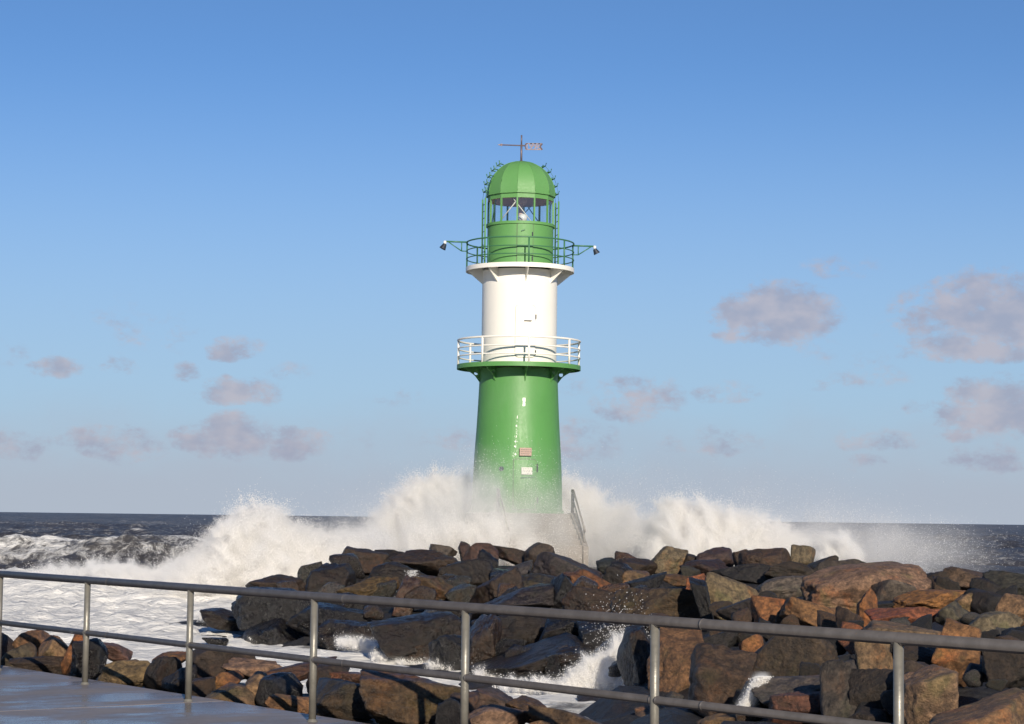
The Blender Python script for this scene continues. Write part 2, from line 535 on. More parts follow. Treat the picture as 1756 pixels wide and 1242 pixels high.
def swell(X, Y):
    """height of the water above its mean level"""
    Rr = np.hypot(X, Y)
    P = np.stack([X * 0.045, Y * 0.075, np.zeros_like(X)], 1)
    wob = fbm(P * 0.5, 3, 5)
    ph = (Y * 1.0 - X * 0.22) / 21.0 * 2 * np.pi + wob * 5.0
    s = (0.5 + 0.5 * np.sin(ph)) ** 2.2
    amp = np.clip((Rr - 55) / 120, 0.06, 1.0) * (0.55 + 0.5 * fbm(P * 0.7 + 9, 2, 31))
    big = 1.15 * amp * s
    chop = 0.30 * fbm(np.stack([X * 0.28, Y * 0.42, 0 * X], 1), 4, 50) * np.clip(Rr / 90, 0.35, 1.6)
    tum = np.clip((96 - Y) / 20, 0, 1) * np.clip((Rr - 40) / 12, 0.35, 1)
    chop = chop + tum * (0.20 * np.abs(fbm(np.stack([X * 0.9, Y * 0.8, 0 * X], 1), 4, 63, 0.6)) + 0.10 * fbm(np.stack([X * 2.2, Y * 2.0, 0 * X], 1), 2, 67))
    # the breaker coming in on the left and the broken bore in front of it
    yc = 104 + 0.10 * (X + 20) + 3.0 * fbm(np.stack([X * 0.08, 0 * X, 0 * X], 1), 3, 77)
    side = 1 / (1 + np.exp((X + 13.5) / 1.6))
    d = Y - yc
    prof = np.where(d > 0, np.exp(-(d / 7.0) ** 2), np.exp(-(d / 6.5) ** 2))
    rough_face = np.exp(-((Y - 101) / 13) ** 2) * side
    chop = chop + rough_face * (0.24 * np.abs(fbm(np.stack([X * 0.45, Y * 0.34, 0 * X], 1), 5, 93, 0.62)) * 2 - 0.2)
    hb = (1.75 + 0.35 * fbm(np.stack([X * 0.12, 0 * X, 0 * X], 1), 3, 78)) * side
    calm = 1 - side * np.exp(-((Y - 104) / 24) ** 2)
    yb = 73.5 + 1.2 * fbm(np.stack([X * 0.2, 0 * X, 0 * X], 1), 3, 88)
    d2 = Y - yb
    prof2 = np.where(d2 > 0, np.exp(-(d2 / 4.0) ** 2), np.exp(-(d2 / 7.0) ** 2))
    hb2 = (0.95 + 0.5 * fbm(np.stack([X * 0.5, 0 * X, 0 * X], 1), 3, 89)) / (1 + np.exp((X + 4) / 1.2)) * (0.35 + 0.65 / (1 + np.exp(-(X + 17.5) / 0.8)))
    return big * calm + chop + hb * prof + hb2 * prof2, prof * side, prof2, d, d2


def build_sea():
    fine = np.arange(-18.0, 18.01, 0.075)
    coarse = np.concatenate([np.arange(-180, -18, 4.0), np.arange(22, 180, 4.0)])
    ang = np.radians(np.sort(np.concatenate([fine, coarse])))
    rad = np.concatenate([np.geomspace(14, 34, 60, False), np.geomspace(34, 125, 330, False), np.geomspace(125, 460, 130, False), np.geomspace(460, 60000, 80)])
    A, RR = np.meshgrid(ang, rad, indexing='ij')
    X, Y = (RR * np.sin(A)).ravel(), (RR * np.cos(A)).ravel()
    h, pr, pr2, d, d2 = swell(X, Y)
    Rr = np.hypot(X, Y)
    h = h * np.clip(1.6 - Rr / 9000, 0.4, 1)
    P2 = np.stack([X * 0.06, Y * 0.10, 0 * X], 1)
    n = fbm(P2, 4, 120)
    # white water cover
    cov = 0.25 + 0.06 * n + 0.10 * np.clip(h - 0.75, 0, 1)
    cov = cov + 0.16 * np.clip(h - 0.9, 0, 0.5) * (pr < .2)
    wild = fbm(np.stack([X * 0.35, Y * 0.22, 0 * X], 1), 5, 140, 0.6)
    cov = np.maximum(cov, np.where((d < 1.0), (0.37 + 0.14 * wild) * np.clip(pr * 1.7, 0, 1), 0.0))
    cov = np.maximum(cov, np.where((np.abs(d) < 1.0), 0.58 * pr, 0.0))
    near = np.clip((94 - Y) / 9.0, 0, 1)
    cov = np.maximum(cov, near * (0.42 + 0.22 * wild) * (X < -2))
    white = np.clip((78.5 - Y) / 3.0, 0, 1) * (X < 8)
    far_in = np.clip((60 - Y) / 8, 0, 1)
    cov = np.maximum(cov, white * np.clip((0.97 - 0.24 * far_in) + (0.40 + 0.30 * far_in) * wild, 0.36, 1.1))
    lee = np.clip((62 - np.abs(Y - 62)) / 30, 0, 1) * np.clip((X - 12) / 4, 0, 1)
    cov = np.maximum(cov, lee * (0.50 + 0.25 * wild))
    nA, nR = A.shape
    co = np.stack([X, Y, SEA_Z + h], 1)
    me = bpy.data.meshes.new('sea')
    idx = np.arange(nA * nR).reshape(nA, nR)
    q = np.stack([idx[:-1, :-1], idx[1:, :-1], idx[1:, 1:], idx[:-1, 1:]], -1).reshape(-1, 4)
    # close the ring behind the camera
    q2 = np.stack([idx[-1, :-1], idx[0, :-1], idx[0, 1:], idx[-1, 1:]], -1).reshape(-1, 4)
    q = np.concatenate([q, q2])[:, ::-1]
    me.vertices.add(len(co))
    me.vertices.foreach_set('co', co.ravel())
    me.loops.add(q.size)
    me.loops.foreach_set('vertex_index', q.ravel().astype(np.int32))
    me.polygons.add(len(q))
    me.polygons.foreach_set('loop_start', np.arange(0, q.size, 4, dtype=np.int32))
    me.polygons.foreach_set('use_smooth', np.ones(len(q), bool))
    me.update(calc_edges=True)
    a = me.attributes.new('foam', 'FLOAT', 'POINT')
    a.data.foreach_set('value', cov.astype(np.float32))
    me.materials.append(M_SEA)
    o = link(bpy.data.objects.new('sea', me))
    tag(o, kind='structure')
    return o


build_sea()

# ------------------------------------------------------------------ promenade
RAIL0 = Vector((-4.1092, 20.5753, 0))
RSTEP = Vector((1.26492, -1.71349, 0))
RDIR = RSTEP.normalized()
RNRM = Vector((RDIR.y, -RDIR.x, 0))          # towards the camera's side
if RNRM.x > 0:
    RNRM = -RNRM
EDGE = RAIL0 - RNRM * 0.33
ang = math.atan2(RDIR.y, RDIR.x)
bm = bmesh.new()
Mp = Matrix.Translation(EDGE) @ Matrix.Rotation(ang, 4, 'Z')
side = 1 if (Mp.to_3x3() @ Vector((0, 1, 0))).dot(RNRM) > 0 else -1
box(bm, (120, 11.9, 3.2), Matrix.Translation((0, side * 6.0, -1.6 - 0.06)))
PROM = obj('promenade', bm, M_SLAB)
PROM.matrix_world = Mp
tag(PROM, kind='structure')
SL, JOINT = 4.8, 0.03
jp = at(150, 1213, 20)
jp = Vector((0, 0, EYE)) + (jp - Vector((0, 0, EYE))) * (EYE / (EYE - jp.z))
u_joint = (jp - EDGE).dot(RDIR)
slab_me = None
for i in range(-6, 8):
    for j in range(2):
        if slab_me is None:
            bm = bmesh.new()
            box(bm, (SL - JOINT, 6.0 - JOINT, 0.12), bevel=0.008)
            o = obj('slab', bm, M_SLAB, PROM)
            slab_me = o.data
        else:
            o = link(bpy.data.objects.new('slab', slab_me), PROM)
        o.location = (u_joint + (i + 0.5) * SL, side * (3.0 + j * 6.0), -0.06)

# ------------------------------------------------------------------ boulders
K = (0.026, 0.025, 0.028)
D = (0.046, 0.036, 0.028)
B = (0.092, 0.064, 0.044)
O = (0.275, 0.135, 0.055)
G = (0.165, 0.150, 0.105)
P = (0.270, 0.190, 0.140)
T = (0.250, 0.180, 0.110)
C = (0.120, 0.112, 0.105)
# (centre px, centre py, width, height in photo pixels, roll, colour, wetness, label)
MOUND = [
 (468, 1003, 100, 52, 8, B, .5, 'humped brown boulder alone in the surf left of the breakwater crest'),
 (388, 1058, 84, 44, 14, D, .8, 'low dark boulder with foam round it at the far left tip of the breakwater'),
 (352, 1056, 34, 20, 0, D, .8, 'small dark stone at the very tip of the breakwater in white surf'),
 (470, 1043, 140, 78, 4, K, .9, 'big black wet boulder behind the third railing post'),
 (468, 1084, 98, 56, -6, K, 1., 'black boulder with foam lapping its foot in the inlet'),
 (562, 992, 84, 62, -8, D, .6, 'dark brown block on the left shoulder of the breakwater'),
 (618, 957, 76, 42, 4, B, .5, 'rounded brown boulder at the left end of the crest'),
 (672, 955, 60, 36, -6, D, .5, 'dark purplish boulder second along the crest from its left end'),
 (730, 961, 96, 44, 4, B, .5, 'broad brown boulder on the crest left of the lighthouse'),
 (758, 945, 40, 24, 0, C, .5, 'small grey hump showing behind the crest left of the lighthouse'),
 (799, 944, 30, 32, 12, (0.12, .07, .06), .5, 'pointed reddish stone standing on the crest below the lighthouse'),
 (824, 951, 50, 40, 0, (0.13, .075, .06), .5, 'reddish brown boulder beside the pointed stone on the crest'),
 (832, 968, 34, 52, 0, K, .8, 'upright block coloured black for shadow just under the crest left of the lighthouse axis'),  # shadow put into the rock colour
 (878, 951, 64, 32, 8, B, .5, 'long brown boulder on the crest in front of the lighthouse stairs'),
 (926, 950, 44, 42, 3, (0.11, .09, .08), .4, 'pyramid shaped boulder on the crest in front of the lighthouse'),
 (980, 972, 108, 52, 4, (0.095, .085, .095), .5, 'wide purplish grey slab right of the pyramid boulder'),
 (1048, 968, 44, 28, 6, (0.06, .075, .075), .6, 'dark teal stone at the right end of the purplish slab'),
 (1092, 972, 64, 28, 0, B, .4, 'flat brown boulder in the dip of the crest'),
 (1146, 958, 66, 50, 6, G, .35, 'tall rounded olive boulder on the crest below the right splash'),
 (1188, 962, 34, 28, 10, B, .4, 'small brown stone leaning on the rounded olive boulder'),
 (1228, 957, 54, 38, 0, (0.12, .085, .085), .4, 'round purplish boulder on the crest under the right splash'),
 (1278, 957, 34, 34, -8, B, .4, 'narrow brown stone on the crest right of the purplish boulder'),
 (1322, 958, 82, 42, 2, B, .3, 'flat topped brown block on the crest right of the splash'),
 (1377, 951, 36, 34, 0, G, .3, 'olive stone with a notched top at the highest point of the right crest'),
 (1408, 967, 52, 42, 6, D, .3, 'dark boulder stepping down right of the notched stone'),
 (1446, 975, 70, 42, 4, (0.08, .072, .066), .3, 'smooth dark rounded boulder left of the big pinkish boulder'),
 (1486, 1006, 184, 92, -5, P, .08, 'biggest pinkish tan boulder high on the right of the breakwater'),
 (1534, 1016, 64, 52, 10, C, .1, 'grey green boulder in front of the biggest pinkish boulder'),
 (1598, 996, 66, 48, 8, D, .2, 'dark rounded boulder right of the biggest pinkish boulder'),
 (1662, 991, 76, 46, 12, (0.115, .085, .062), .2, 'brown wedge shaped boulder on the right skyline'),
 (1736, 1000, 70, 46, 6, (0.05, .055, .048), .3, 'blackish green boulder at the right edge of the skyline'),
 (1694, 1008, 44, 34, 0, K, .3, 'black stone between the wedge boulder and the edge of the skyline'),
 (632, 1006, 90, 52, -22, (0.16, .12, .05), .5, 'olive orange sloping boulder below the left crest'),
 (582, 1032, 84, 46, -10, K, .8, 'black boulder below the left shoulder of the breakwater'),
 (684, 984, 90, 46, 4, D, .6, 'dark boulder under the left crest'),
 (697, 1014, 44, 62, 14, (0.15, .105, .085), 1., 'reddish boulder glittering with running water'),
 (752, 1010, 90, 54, 8, (0.14, .095, .05), .6, 'brown boulder right of the glittering wet one'),
 (798, 985, 80, 52, 0, D, .6, 'dark brown boulder under the pointed stone'),
 (852, 1000, 78, 58, -6, B, .6, 'brown boulder under the upright block coloured black for shadow'),
 (890, 1024, 140, 56, -12, (0.07, .062, .072), .7, 'large purplish sloping slab above the top rail in the middle'),
 (924, 1000, 66, 40, 6, (0.09, .085, .06), .6, 'dark olive boulder under the pyramid boulder'),
 (892, 974, 44, 30, -20, (0.10, .10, .12), .6, 'small blue grey stone left of the pyramid boulder'),
 (972, 1016, 66, 72, 6, K, .7, 'black upright wedge left of the orange boulder'),
 (1022, 998, 86, 46, 24, O, .4, 'bright orange sloping boulder in the middle of the breakwater'),
 (1020, 1032, 90, 52, 0, B, .5, 'brown boulder below the bright orange one'),
 (1056, 990, 36, 38, 0, D, .5, 'dark upright stone right of the bright orange boulder'),
 (1088, 990, 46, 32, -8, T, .4, 'tan stone under the flat brown crest boulder'),
 (1114, 1000, 68, 40, -14, K, .5, 'black flat boulder above the fifth railing post'),
 (1130, 1034, 130, 66, -4, (0.14, .105, .062), .5, 'large olive brown boulder directly above the fifth railing post'),
 (1162, 990, 56, 30, 16, (0.2, .12, .05), .4, 'orange brown stone under the rounded olive crest boulder'),
 (1194, 998, 30, 38, 8, (0.28, .11, .05), .3, 'small rust red stone left of the big pale olive boulder'),
 (1210, 976, 70, 32, 0, (0.10, .06, .05), .4, 'dark reddish flat boulder under the round purplish boulder'),
 (1208, 1026, 44, 80, -14, K, .5, 'black boulder tight against the left of the pale olive boulder'),
 (1256, 1016, 98, 72, 6, (0.19, .165, .105), .2, 'big pale olive boulder with veins right of the middle'),
 (1282, 1046, 84, 58, -16, (0.062, .052, .058), .4, 'dark purplish boulder leaning on the pale olive one'),
 (1288, 980, 96, 36, 4, K, .3, 'black low boulder behind the pale olive boulder'),
 (1354, 1000, 106, 48, -10, C, .2, 'grey boulder with pale streak left of the biggest pinkish boulder'),
 (1370, 976, 98, 34, 4, D, .3, 'dark long boulder below the notched stone'),
 (1330, 1050, 76, 60, 8, O, .15, 'orange boulder below the grey streaked one above the top rail'),
 (1398, 1052, 94, 58, 14, (0.25, .15, .07), .15, 'orange brown boulder below the biggest pinkish boulder'),
 (1490, 1040, 34, 66, 0, O, .1, 'narrow upright orange stone under the biggest pinkish boulder'),
 (1460, 1062, 44, 44, 6, B, .15, 'brown stone left of the narrow upright orange one'),
 (1600, 1028, 108, 36, -2, (0.30, .16, .055), .1, 'flat orange slab on the right under the dark rounded boulder'),
 (1560, 1056, 116, 40, -5, (0.30, .115, .06), .1, 'flat rust red slab below the flat orange slab'),
 (1530, 1038, 72, 28, -8, K, .2, 'thin black slab above the rust red slab'),
 (1552, 1088, 132, 50, -2, (0.21, .165, .11), .1, 'tan slab straddled by the top rail at the last post'),
 (1506, 1130, 74, 84, 4, (0.20, .15, .095), .1, 'tan block standing below the top rail left of the last post'),
 (1636, 1048, 56, 48, -30, (0.10, .10, .075), .2, 'dark grey green boulder between the rust red slab and the grey boulder'),
 (1660, 1033, 34, 34, 0, T, .1, 'small tan stone on the right under the wedge boulder'),
 (1700, 1030, 60, 38, 0, K, .2, 'black boulder above the grey green boulder at the right'),
 (1706, 1070, 92, 62, -14, (0.185, .172, .125), .1, 'big grey green boulder above the top rail at the far right'),
 (1644, 1108, 84, 100, 14, (0.26, .15, .07), .1, 'orange brown boulder crossed by the top rail near the right edge'),
 (1742, 1044, 60, 54, 4, (0.25, .17, .1), .1, 'tan orange boulder at the right edge of the photograph'),
 (1748, 1092, 64, 50, -20, K, .2, 'dark boulder at the right edge just above the top rail'),
 (1474, 1092, 64, 56, 20, (0.27, .115, .055), .1, 'rust coloured boulder hanging under the top rail left of the last post'),
 (562, 1060, 120, 50, 0, K, .9, 'black boulder right of the third railing post above the inlet'),
 (600, 1086, 118, 54, 4, D, 1., 'glistening dark boulder above the white foam right of the third post'),
 (722, 1082, 150, 76, -8, D, .8, 'large dark boulder between the third and fourth posts'),
 (698, 1122, 108, 48, 4, B, .9, 'wet brown boulder at the waterline left of the fourth post'),
 (780, 1116, 72, 54, 0, K, .9, 'black boulder at the waterline behind the fourth post'),
 (826, 1098, 58, 98, 6, B, .9, 'tall wet brown boulder right of the fourth post'),
 (888, 1072, 130, 66, -8, D, .7, 'dark reddish boulder under the top rail right of the fourth post'),
 (906, 1128, 184, 70, -16, D, .8, 'big dark sloping boulder left of the small splash'),
 (964, 1082, 78, 56, 0, K, .8, 'boulder coloured black as the dark hollow behind the small splash'),  # added boulder whose black stands in for a shaded hollow
 (998, 1066, 36, 32, 0, G, .4, 'small pale olive stone under the top rail above the small splash'),
 (1044, 1080, 88, 58, -6, K, .7, 'dark boulder behind the top of the small splash'),
 (1096, 1128, 62, 112, 4, D, .7, 'dark upright boulder left of the fifth post beside the small splash'),
 (1166, 1120, 96, 112, 6, (0.19, .115, .06), .2, 'orange brown boulder just right of the fifth post'),
 (1238, 1098, 78, 52, -20, K, .3, 'dark leaning boulder right of the orange brown one'),
 (1240, 1156, 110, 112, 10, B, .3, 'big brown pointed boulder right of the fifth post'),
 (1290, 1102, 36, 30, 0, O, .1, 'small orange stone above the long dark boulder'),
 (1358, 1122, 144, 72, 0, (0.085, .068, .05), .2, 'long dark brown boulder midway between the last two posts'),
 (1296, 1196, 64, 72, 16, (0.10, .085, .07), .9, 'boulder with white water pouring over it below the long dark one'),
 (1378, 1178, 146, 60, -8, C, .3, 'blue grey boulder below the long dark one'),
 (1384, 1216, 96, 58, 0, (0.15, .075, .055), .2, 'red brown block above the mid rail between the last two posts'),
 (1452, 1186, 66, 104, 0, (0.085, .08, .075), .3, 'dark grey boulder left of the tan block and the last post'),
 (1508, 1178, 78, 60, 0, D, .2, 'dark boulder below the tan block at the last post'),
 (1574, 1160, 70, 74, -10, (0.078, .06, .055), .2, 'dark purplish boulder just right of the last post'),
 (1598, 1196, 82, 108, 3, (0.26, .19, .13), .1, 'sunlit tan upright boulder right of the last post'),
 (1584, 1124, 88, 46, 10, D, .2, 'dark boulder under the top rail right of the last post'),
 (1728, 1136, 74, 60, 4, D, .2, 'dark brown boulder at the right edge under the top rail'),
 (1722, 1222, 190, 120, -24, (0.24, .165, .095), .1, 'huge tan orange boulder filling the bottom right corner'),
 (1168, 1240, 116, 58, 0, (0.22, .16, .11), .3, 'tan boulder at the bottom edge right of the fifth post'),
 (1266, 1248, 110, 54, 4, (0.24, .17, .09), .2, 'tan stone at the bottom edge below the white running water'),
 (1066, 1230, 124, 66, 0, D, .6, 'dark boulder at the bottom edge left of the fifth post'),
 (1500, 1244, 90, 60, 0, D, .2, 'dark boulder at the bottom edge left of the last post'),
]
NEAR = [
 (4, 1112, 44, 54, 0, (0.07, .05, .055), .5, 'dark purplish stone at the left edge of the photograph'),
 (24, 1124, 46, 42, 0, G, .4, 'grey brown stone at the left by the promenade edge'),
 (52, 1098, 58, 48, 8, (0.22, .13, .07), .3, 'orange brown boulder highest at the left by the promenade'),
 (94, 1114, 52, 46, 0, T, .3, 'tan boulder left of the orange upright stone by the promenade'),
 (119, 1114, 38, 64, 18, O, .2, 'bright orange upright stone left of the first railing post'),
 (68, 1136, 84, 34, 6, B, .5, 'brown low stone along the promenade edge at the left'),
 (146, 1128, 58, 68, -4, K, 1., 'black wet glittering boulder behind the first railing post'),
 (186, 1112, 64, 40, 20, (0.17, .10, .085), .3, 'reddish boulder right of the first railing post'),
 (212, 1151, 90, 48, 4, (0.21, .17, .095), .3, 'olive tan block on the promenade edge right of the first post'),
 (276, 1152, 60, 52, 0, D, .6, 'dark boulder right of the olive tan block'),
 (292, 1126, 70, 36, -14, (0.22, .12, .055), .3, 'orange topped boulder left of the second railing post'),
 (372, 1128, 106, 64, -8, (0.10, .08, .07), .4, 'large grey brown boulder right of the second railing post'),
 (306, 1166, 52, 46, 0, D, .7, 'dark stone behind the foot of the second post'),
 (344, 1180, 40, 36, 0, B, .5, 'small brown stone right of the foot of the second post'),
 (384, 1164, 52, 44, -30, O, .2, 'orange stone leaning below the large grey brown boulder'),
 (434, 1148, 80, 36, 4, P, .2, 'pinkish flat stone on the water side between the second and third posts'),
 (441, 1174, 40, 46, -10, T, .2, 'round tan stone between the second and third posts'),
 (404, 1194, 92, 44, 4, (0.21, .16, .11), .5, 'tan brown stone at the promenade edge between the second and third posts'),
 (508, 1150, 104, 42, -10, (0.13, .08, .055), .5, 'dark topped reddish boulder behind the third post'),
 (474, 1180, 60, 48, 0, K, .8, 'black wet stone left of the third post'),
 (496, 1202, 76, 46, 14, (0.24, .14, .07), .3, 'orange brown stone at the promenade edge left of the third post'),
 (560, 1160, 60, 40, 0, B, .4, 'brown stone just right of the third post'),
 (616, 1164, 100, 26, 2, (0.21, .11, .065), .6, 'flat reddish stone at the water between the third and fourth posts'),
 (594, 1196, 104, 74, -6, (0.105, .09, .06), .6, 'dark olive boulder between the third and fourth posts'),
 (702, 1200, 156, 98, 4, (0.17, .125, .075), .8, 'big glittering brown boulder left of the fourth post'),
 (588, 1242, 130, 40, 6, B, .5, 'brown stone at the bottom edge right of the third post'),
 (770, 1228, 36, 60, 0, K, .5, 'black stone between the big glittering boulder and the fourth post'),
 (792, 1220, 46, 62, 0, (0.18, .11, .065), .4, 'orange brown stone behind the fourth post'),
 (844, 1200, 76, 46, 8, (0.17, .13, .115), .4, 'grey brown peaked stone right of the fourth post'),
 (850, 1236, 100, 58, 4, P, .3, 'pinkish boulder at the bottom edge right of the fourth post'),
 (908, 1214, 76, 54, 22, (0.19, .12, .055), .4, 'olive orange sloping boulder by the foam right of the fourth post'),
 (980, 1238, 122, 60, 8, (0.18, .13, .08), .5, 'tan brown boulder at the bottom edge below the small splash'),
 (930, 1252, 60, 34, 0, T, .3, 'yellowish stone at the bottom edge between tan and pinkish boulders'),
]
WATER_ROCK = (368, 1099, 36, 11, 0, K, 1., 'small black rock awash in the foam of the inlet')


def interp(x, xs, ys):
    return float(np.interp(x, xs, ys))


def mound_depth(x, y):
    yb = interp(x, [340, 400, 600, 800, 1000, 1110, 1250, 1756], [1085, 1098, 1120, 1160, 1190, 1212, 1245, 1262])
    db = interp(x, [340, 400, 600, 800, 1000, 1110, 1250, 1756], [53, 48, 44, 38, 34.5, 31, 25, 19])
    yt = interp(x, [340, 440, 530, 600, 900, 1140, 1380, 1480, 1570, 1756], [1045, 990, 968, 942, 943, 940, 942, 960, 972, 985])
    dt = interp(x, [340, 440, 530, 600, 900, 1140, 1380, 1480, 1570, 1756], [58, 62, 64, 68, 71, 67, 60, 50, 44, 39])
    t = (yb - y) / (yb - yt)
    t = max(-0.15, min(1.1, t))
    return db + (dt - db) * (abs(t) ** 2.3) * (1 if t > 0 else -0.5)


def edge_depth(x):
    # distance at which the promenade edge stands along this sight line
    v = CAMR @ Vector(((x - PW / 2) / FPX, -(1150 - PH / 2) / FPX, -1))
    k = v.x / v.y
    t = (k * EDGE.y - EDGE.x) / (RDIR.x - k * RDIR.y)
    return EDGE.y + t * RDIR.y


def ico(sub):
    bm = bmesh.new()
    bmesh.ops.create_icosphere(bm, subdivisions=sub, radius=1.0)
    bm.verts.ensure_lookup_table()
    V = np.array([v.co[:] for v in bm.verts])
    F = np.array([[v.index for v in f.verts] for f in bm.faces])
    bm.free()
    return V / np.linalg.norm(V, axis=1)[:, None], F


ICO = {k: ico(k) for k in (2, 3, 4, 5)}


def rock_mesh(name, half, seed, sub, rollrad=0.0):
    r = np.random.default_rng(seed)
    V, F = ICO[sub]
    n = r.normal(size=(r.integers(7, 12), 3))
    n /= np.linalg.norm(n, axis=1)[:, None]
    d = r.uniform(0.60, 0.98, len(n))
    ax = np.array([[1, 0, 0], [-1, 0, 0], [0, 1, 0], [0, -1, 0], [0, 0, 1], [0, 0, -1.]])
    tilt = r.normal(size=(6, 3)) * 0.22
    ax = ax + tilt
    ax /= np.linalg.norm(ax, axis=1)[:, None]
    N = np.concatenate([n, ax])
    Dd = np.concatenate([d, np.full(6, 0.95)])
    p = r.uniform(20, 60)
    dots = np.clip(V @ N.T, 0, None) / Dd
    rad = (dots ** p).sum(1) ** (-1 / p)
    Q = V * rad[:, None]
    Q = Q * (1 + 0.10 * fbm(V * 1.6 + seed * 3.1, 3, seed)[:, None])
    Q = Q + V * (0.065 * fbm(V * 5.0 + seed, 3, seed + 5, 0.6) + (0.018 * fbm(V * 15.0, 2, seed + 9) if sub >= 5 else 0))[:, None]
    lo, hi = Q.min(0), Q.max(0)
    Q = (Q - (lo + hi) / 2) / ((hi - lo) / 2)
    Q = Q * np.array(half)
    if rollrad:
        c, s = math.cos(rollrad), math.sin(rollrad)
        Q = np.stack([Q[:, 0] * c + Q[:, 2] * s, Q[:, 1], -Q[:, 0] * s + Q[:, 2] * c], 1)
    me = bpy.data.meshes.new(name)
    me.from_pydata(Q.tolist(), [], F.tolist())
    me.polygons.foreach_set('use_smooth', np.ones(len(F), bool))
    me.materials.append(M_ROCK)
    return me


ROCKS = []      # centre, size: what the core of the breakwater rests under


def add_rock(e, depth, i, group):
    cx, cy, w, h, roll, col, wet, label = e
    c = at(cx, cy + h * 0.16, depth)
    s = depth / FPX
    hw, hh = w * s * 0.5 * 1.27, h * s * 0.5 * 1.32
    # a rolled block reaches further: keep the silhouette's box
    a = abs(R(roll))
    ca, sa = math.cos(a), math.sin(a)
    hx = max(0.6 * hw, (hw * ca - hh * sa) / max(0.3, math.cos(2 * a))) if a < R(35) else hw
    hz = max(0.6 * hh, (hh * ca - hw * sa) / max(0.3, math.cos(2 * a))) if a < R(35) else hh
    hy = (0.6 * hw + 0.55 * hh)
    me = rock_mesh('boulder', (hx, hy, hz), 100 + i * 7, 5 if max(w, h) > 64 else 4, R(roll))
    o = bpy.data.objects.new('boulder', me)
    o.location = c + Vector((0, hy * 0.45, 0))
    rot = (i * 37 % 21 - 10)
    o.rotation_euler = (0, 0, R(rot))
    k_ = 1.15 if wet < 0.4 else 0.72
    if sum(col) < 0.26:
        k_ *= 0.8
    o.color = (col[0] * k_ * 1.12, col[1] * k_ * 0.97, col[2] * k_ * 0.84, 1)
    o['wetness'] = float(wet)
    tag(o, label, 'boulder', group)
    link(o)
    ROCKS.append((o.location.x, o.location.y, o.location.z, max(hw, hh), hh))
    return o


for i, e in enumerate(MOUND):
    add_rock(e, mound_depth(e[0], e[1] + e[3] * 0.3), i, 'armour boulders of the breakwater')
n_mound = len(ROCKS)
for i, e in enumerate(NEAR):
    de = edge_depth(e[0])
    v = CAMR @ Vector(((e[0] - PW / 2) / FPX, -(1150 - PH / 2) / FPX, -1))
    ye = 889 + (e[0] - 878) * 0.0125 + EYE * FPX / de          # row of the promenade edge here
    back = max(0.0, ye - (e[1] + e[3] * 0.4)) / 85.0
    add_rock(e, de + 0.55 + e[3] / 360 + back * 2.6, 300 + i, 'boulders beside the promenade')
add_rock(WATER_ROCK, 46.0, 400, 'boulders beside the promenade')

# the core the boulders rest on
ctrl = [(x, y, z - 0.55 * hh - 0.12, s) for (x, y, z, s, hh) in ROCKS]
LX, LY = at(886.5, 880, 77).x, 77.0
for a in range(0, 360, 30):
    for r_ in (0.0, 3.0, 5.5):
        ctrl.append((LX + r_ * math.cos(R(a)), LY + r_ * math.sin(R(a)), -0.05 - 0.02 * r_, 1.0))
# the mole behind the visible crest, on to the right
for y, xs in ((66, (6, 9, 12)), (58, (10, 13)), (50, (11.5, 14)), (44, (11, 14))):
    for x in xs:
        ctrl.append((x, y, 0.0, 0.8))
for k in range(-4, 14):
    p = EDGE + RDIR * (k * 1.6 - 3) - RNRM * 0.5
    ctrl.append((p.x, p.y, -0.45, 0.4))
ctrl = np.array(ctrl)


def core_z(X, Y):
    X, Y = np.asarray(X, float), np.asarray(Y, float)
    dd = np.hypot(X[:, None] - ctrl[None, :, 0], Y[:, None] - ctrl[None, :, 1])
    w = 1 / (dd + 0.25) ** 3
    z = (w * ctrl[None, :, 2]).sum(1) / w.sum(1)
    return z - np.clip(dd.min(1) - 0.9, 0, None) * 0.75, dd.min(1)


gx, gy = np.arange(-16, 24, 0.4), np.arange(9, 92, 0.5)
GX, GY = np.meshgrid(gx, gy, indexing='ij')
cz, cd = core_z(GX.ravel(), GY.ravel())
cz = np.clip(cz + 0.14 * fbm(np.stack([GX.ravel() * 1.1, GY.ravel() * 1.1, 0 * cz], 1), 3, 3), -3.4, None)
nx, ny = GX.shape
idx = np.arange(nx * ny).reshape(nx, ny)
quads = np.stack([idx[:-1, :-1], idx[1:, :-1], idx[1:, 1:], idx[:-1, 1:]], -1).reshape(-1, 4)
keep = (cz[quads].max(1) > -3.3)
# none of it under the promenade slabs
side_d = ((GX.ravel() - EDGE.x) * RNRM.x + (GY.ravel() - EDGE.y) * RNRM.y)
keep &= side_d[quads].min(1) < 0.0
me = bpy.data.meshes.new('breakwater')
me.from_pydata(np.stack([GX.ravel(), GY.ravel(), cz], 1).tolist(), [], quads[keep].tolist())
me.materials.append(M_ROCK)
BREAK = link(bpy.data.objects.new('breakwater', me))
BREAK.color = (*K, 1)
BREAK['wetness'] = 0.4
tag(BREAK, kind='structure')

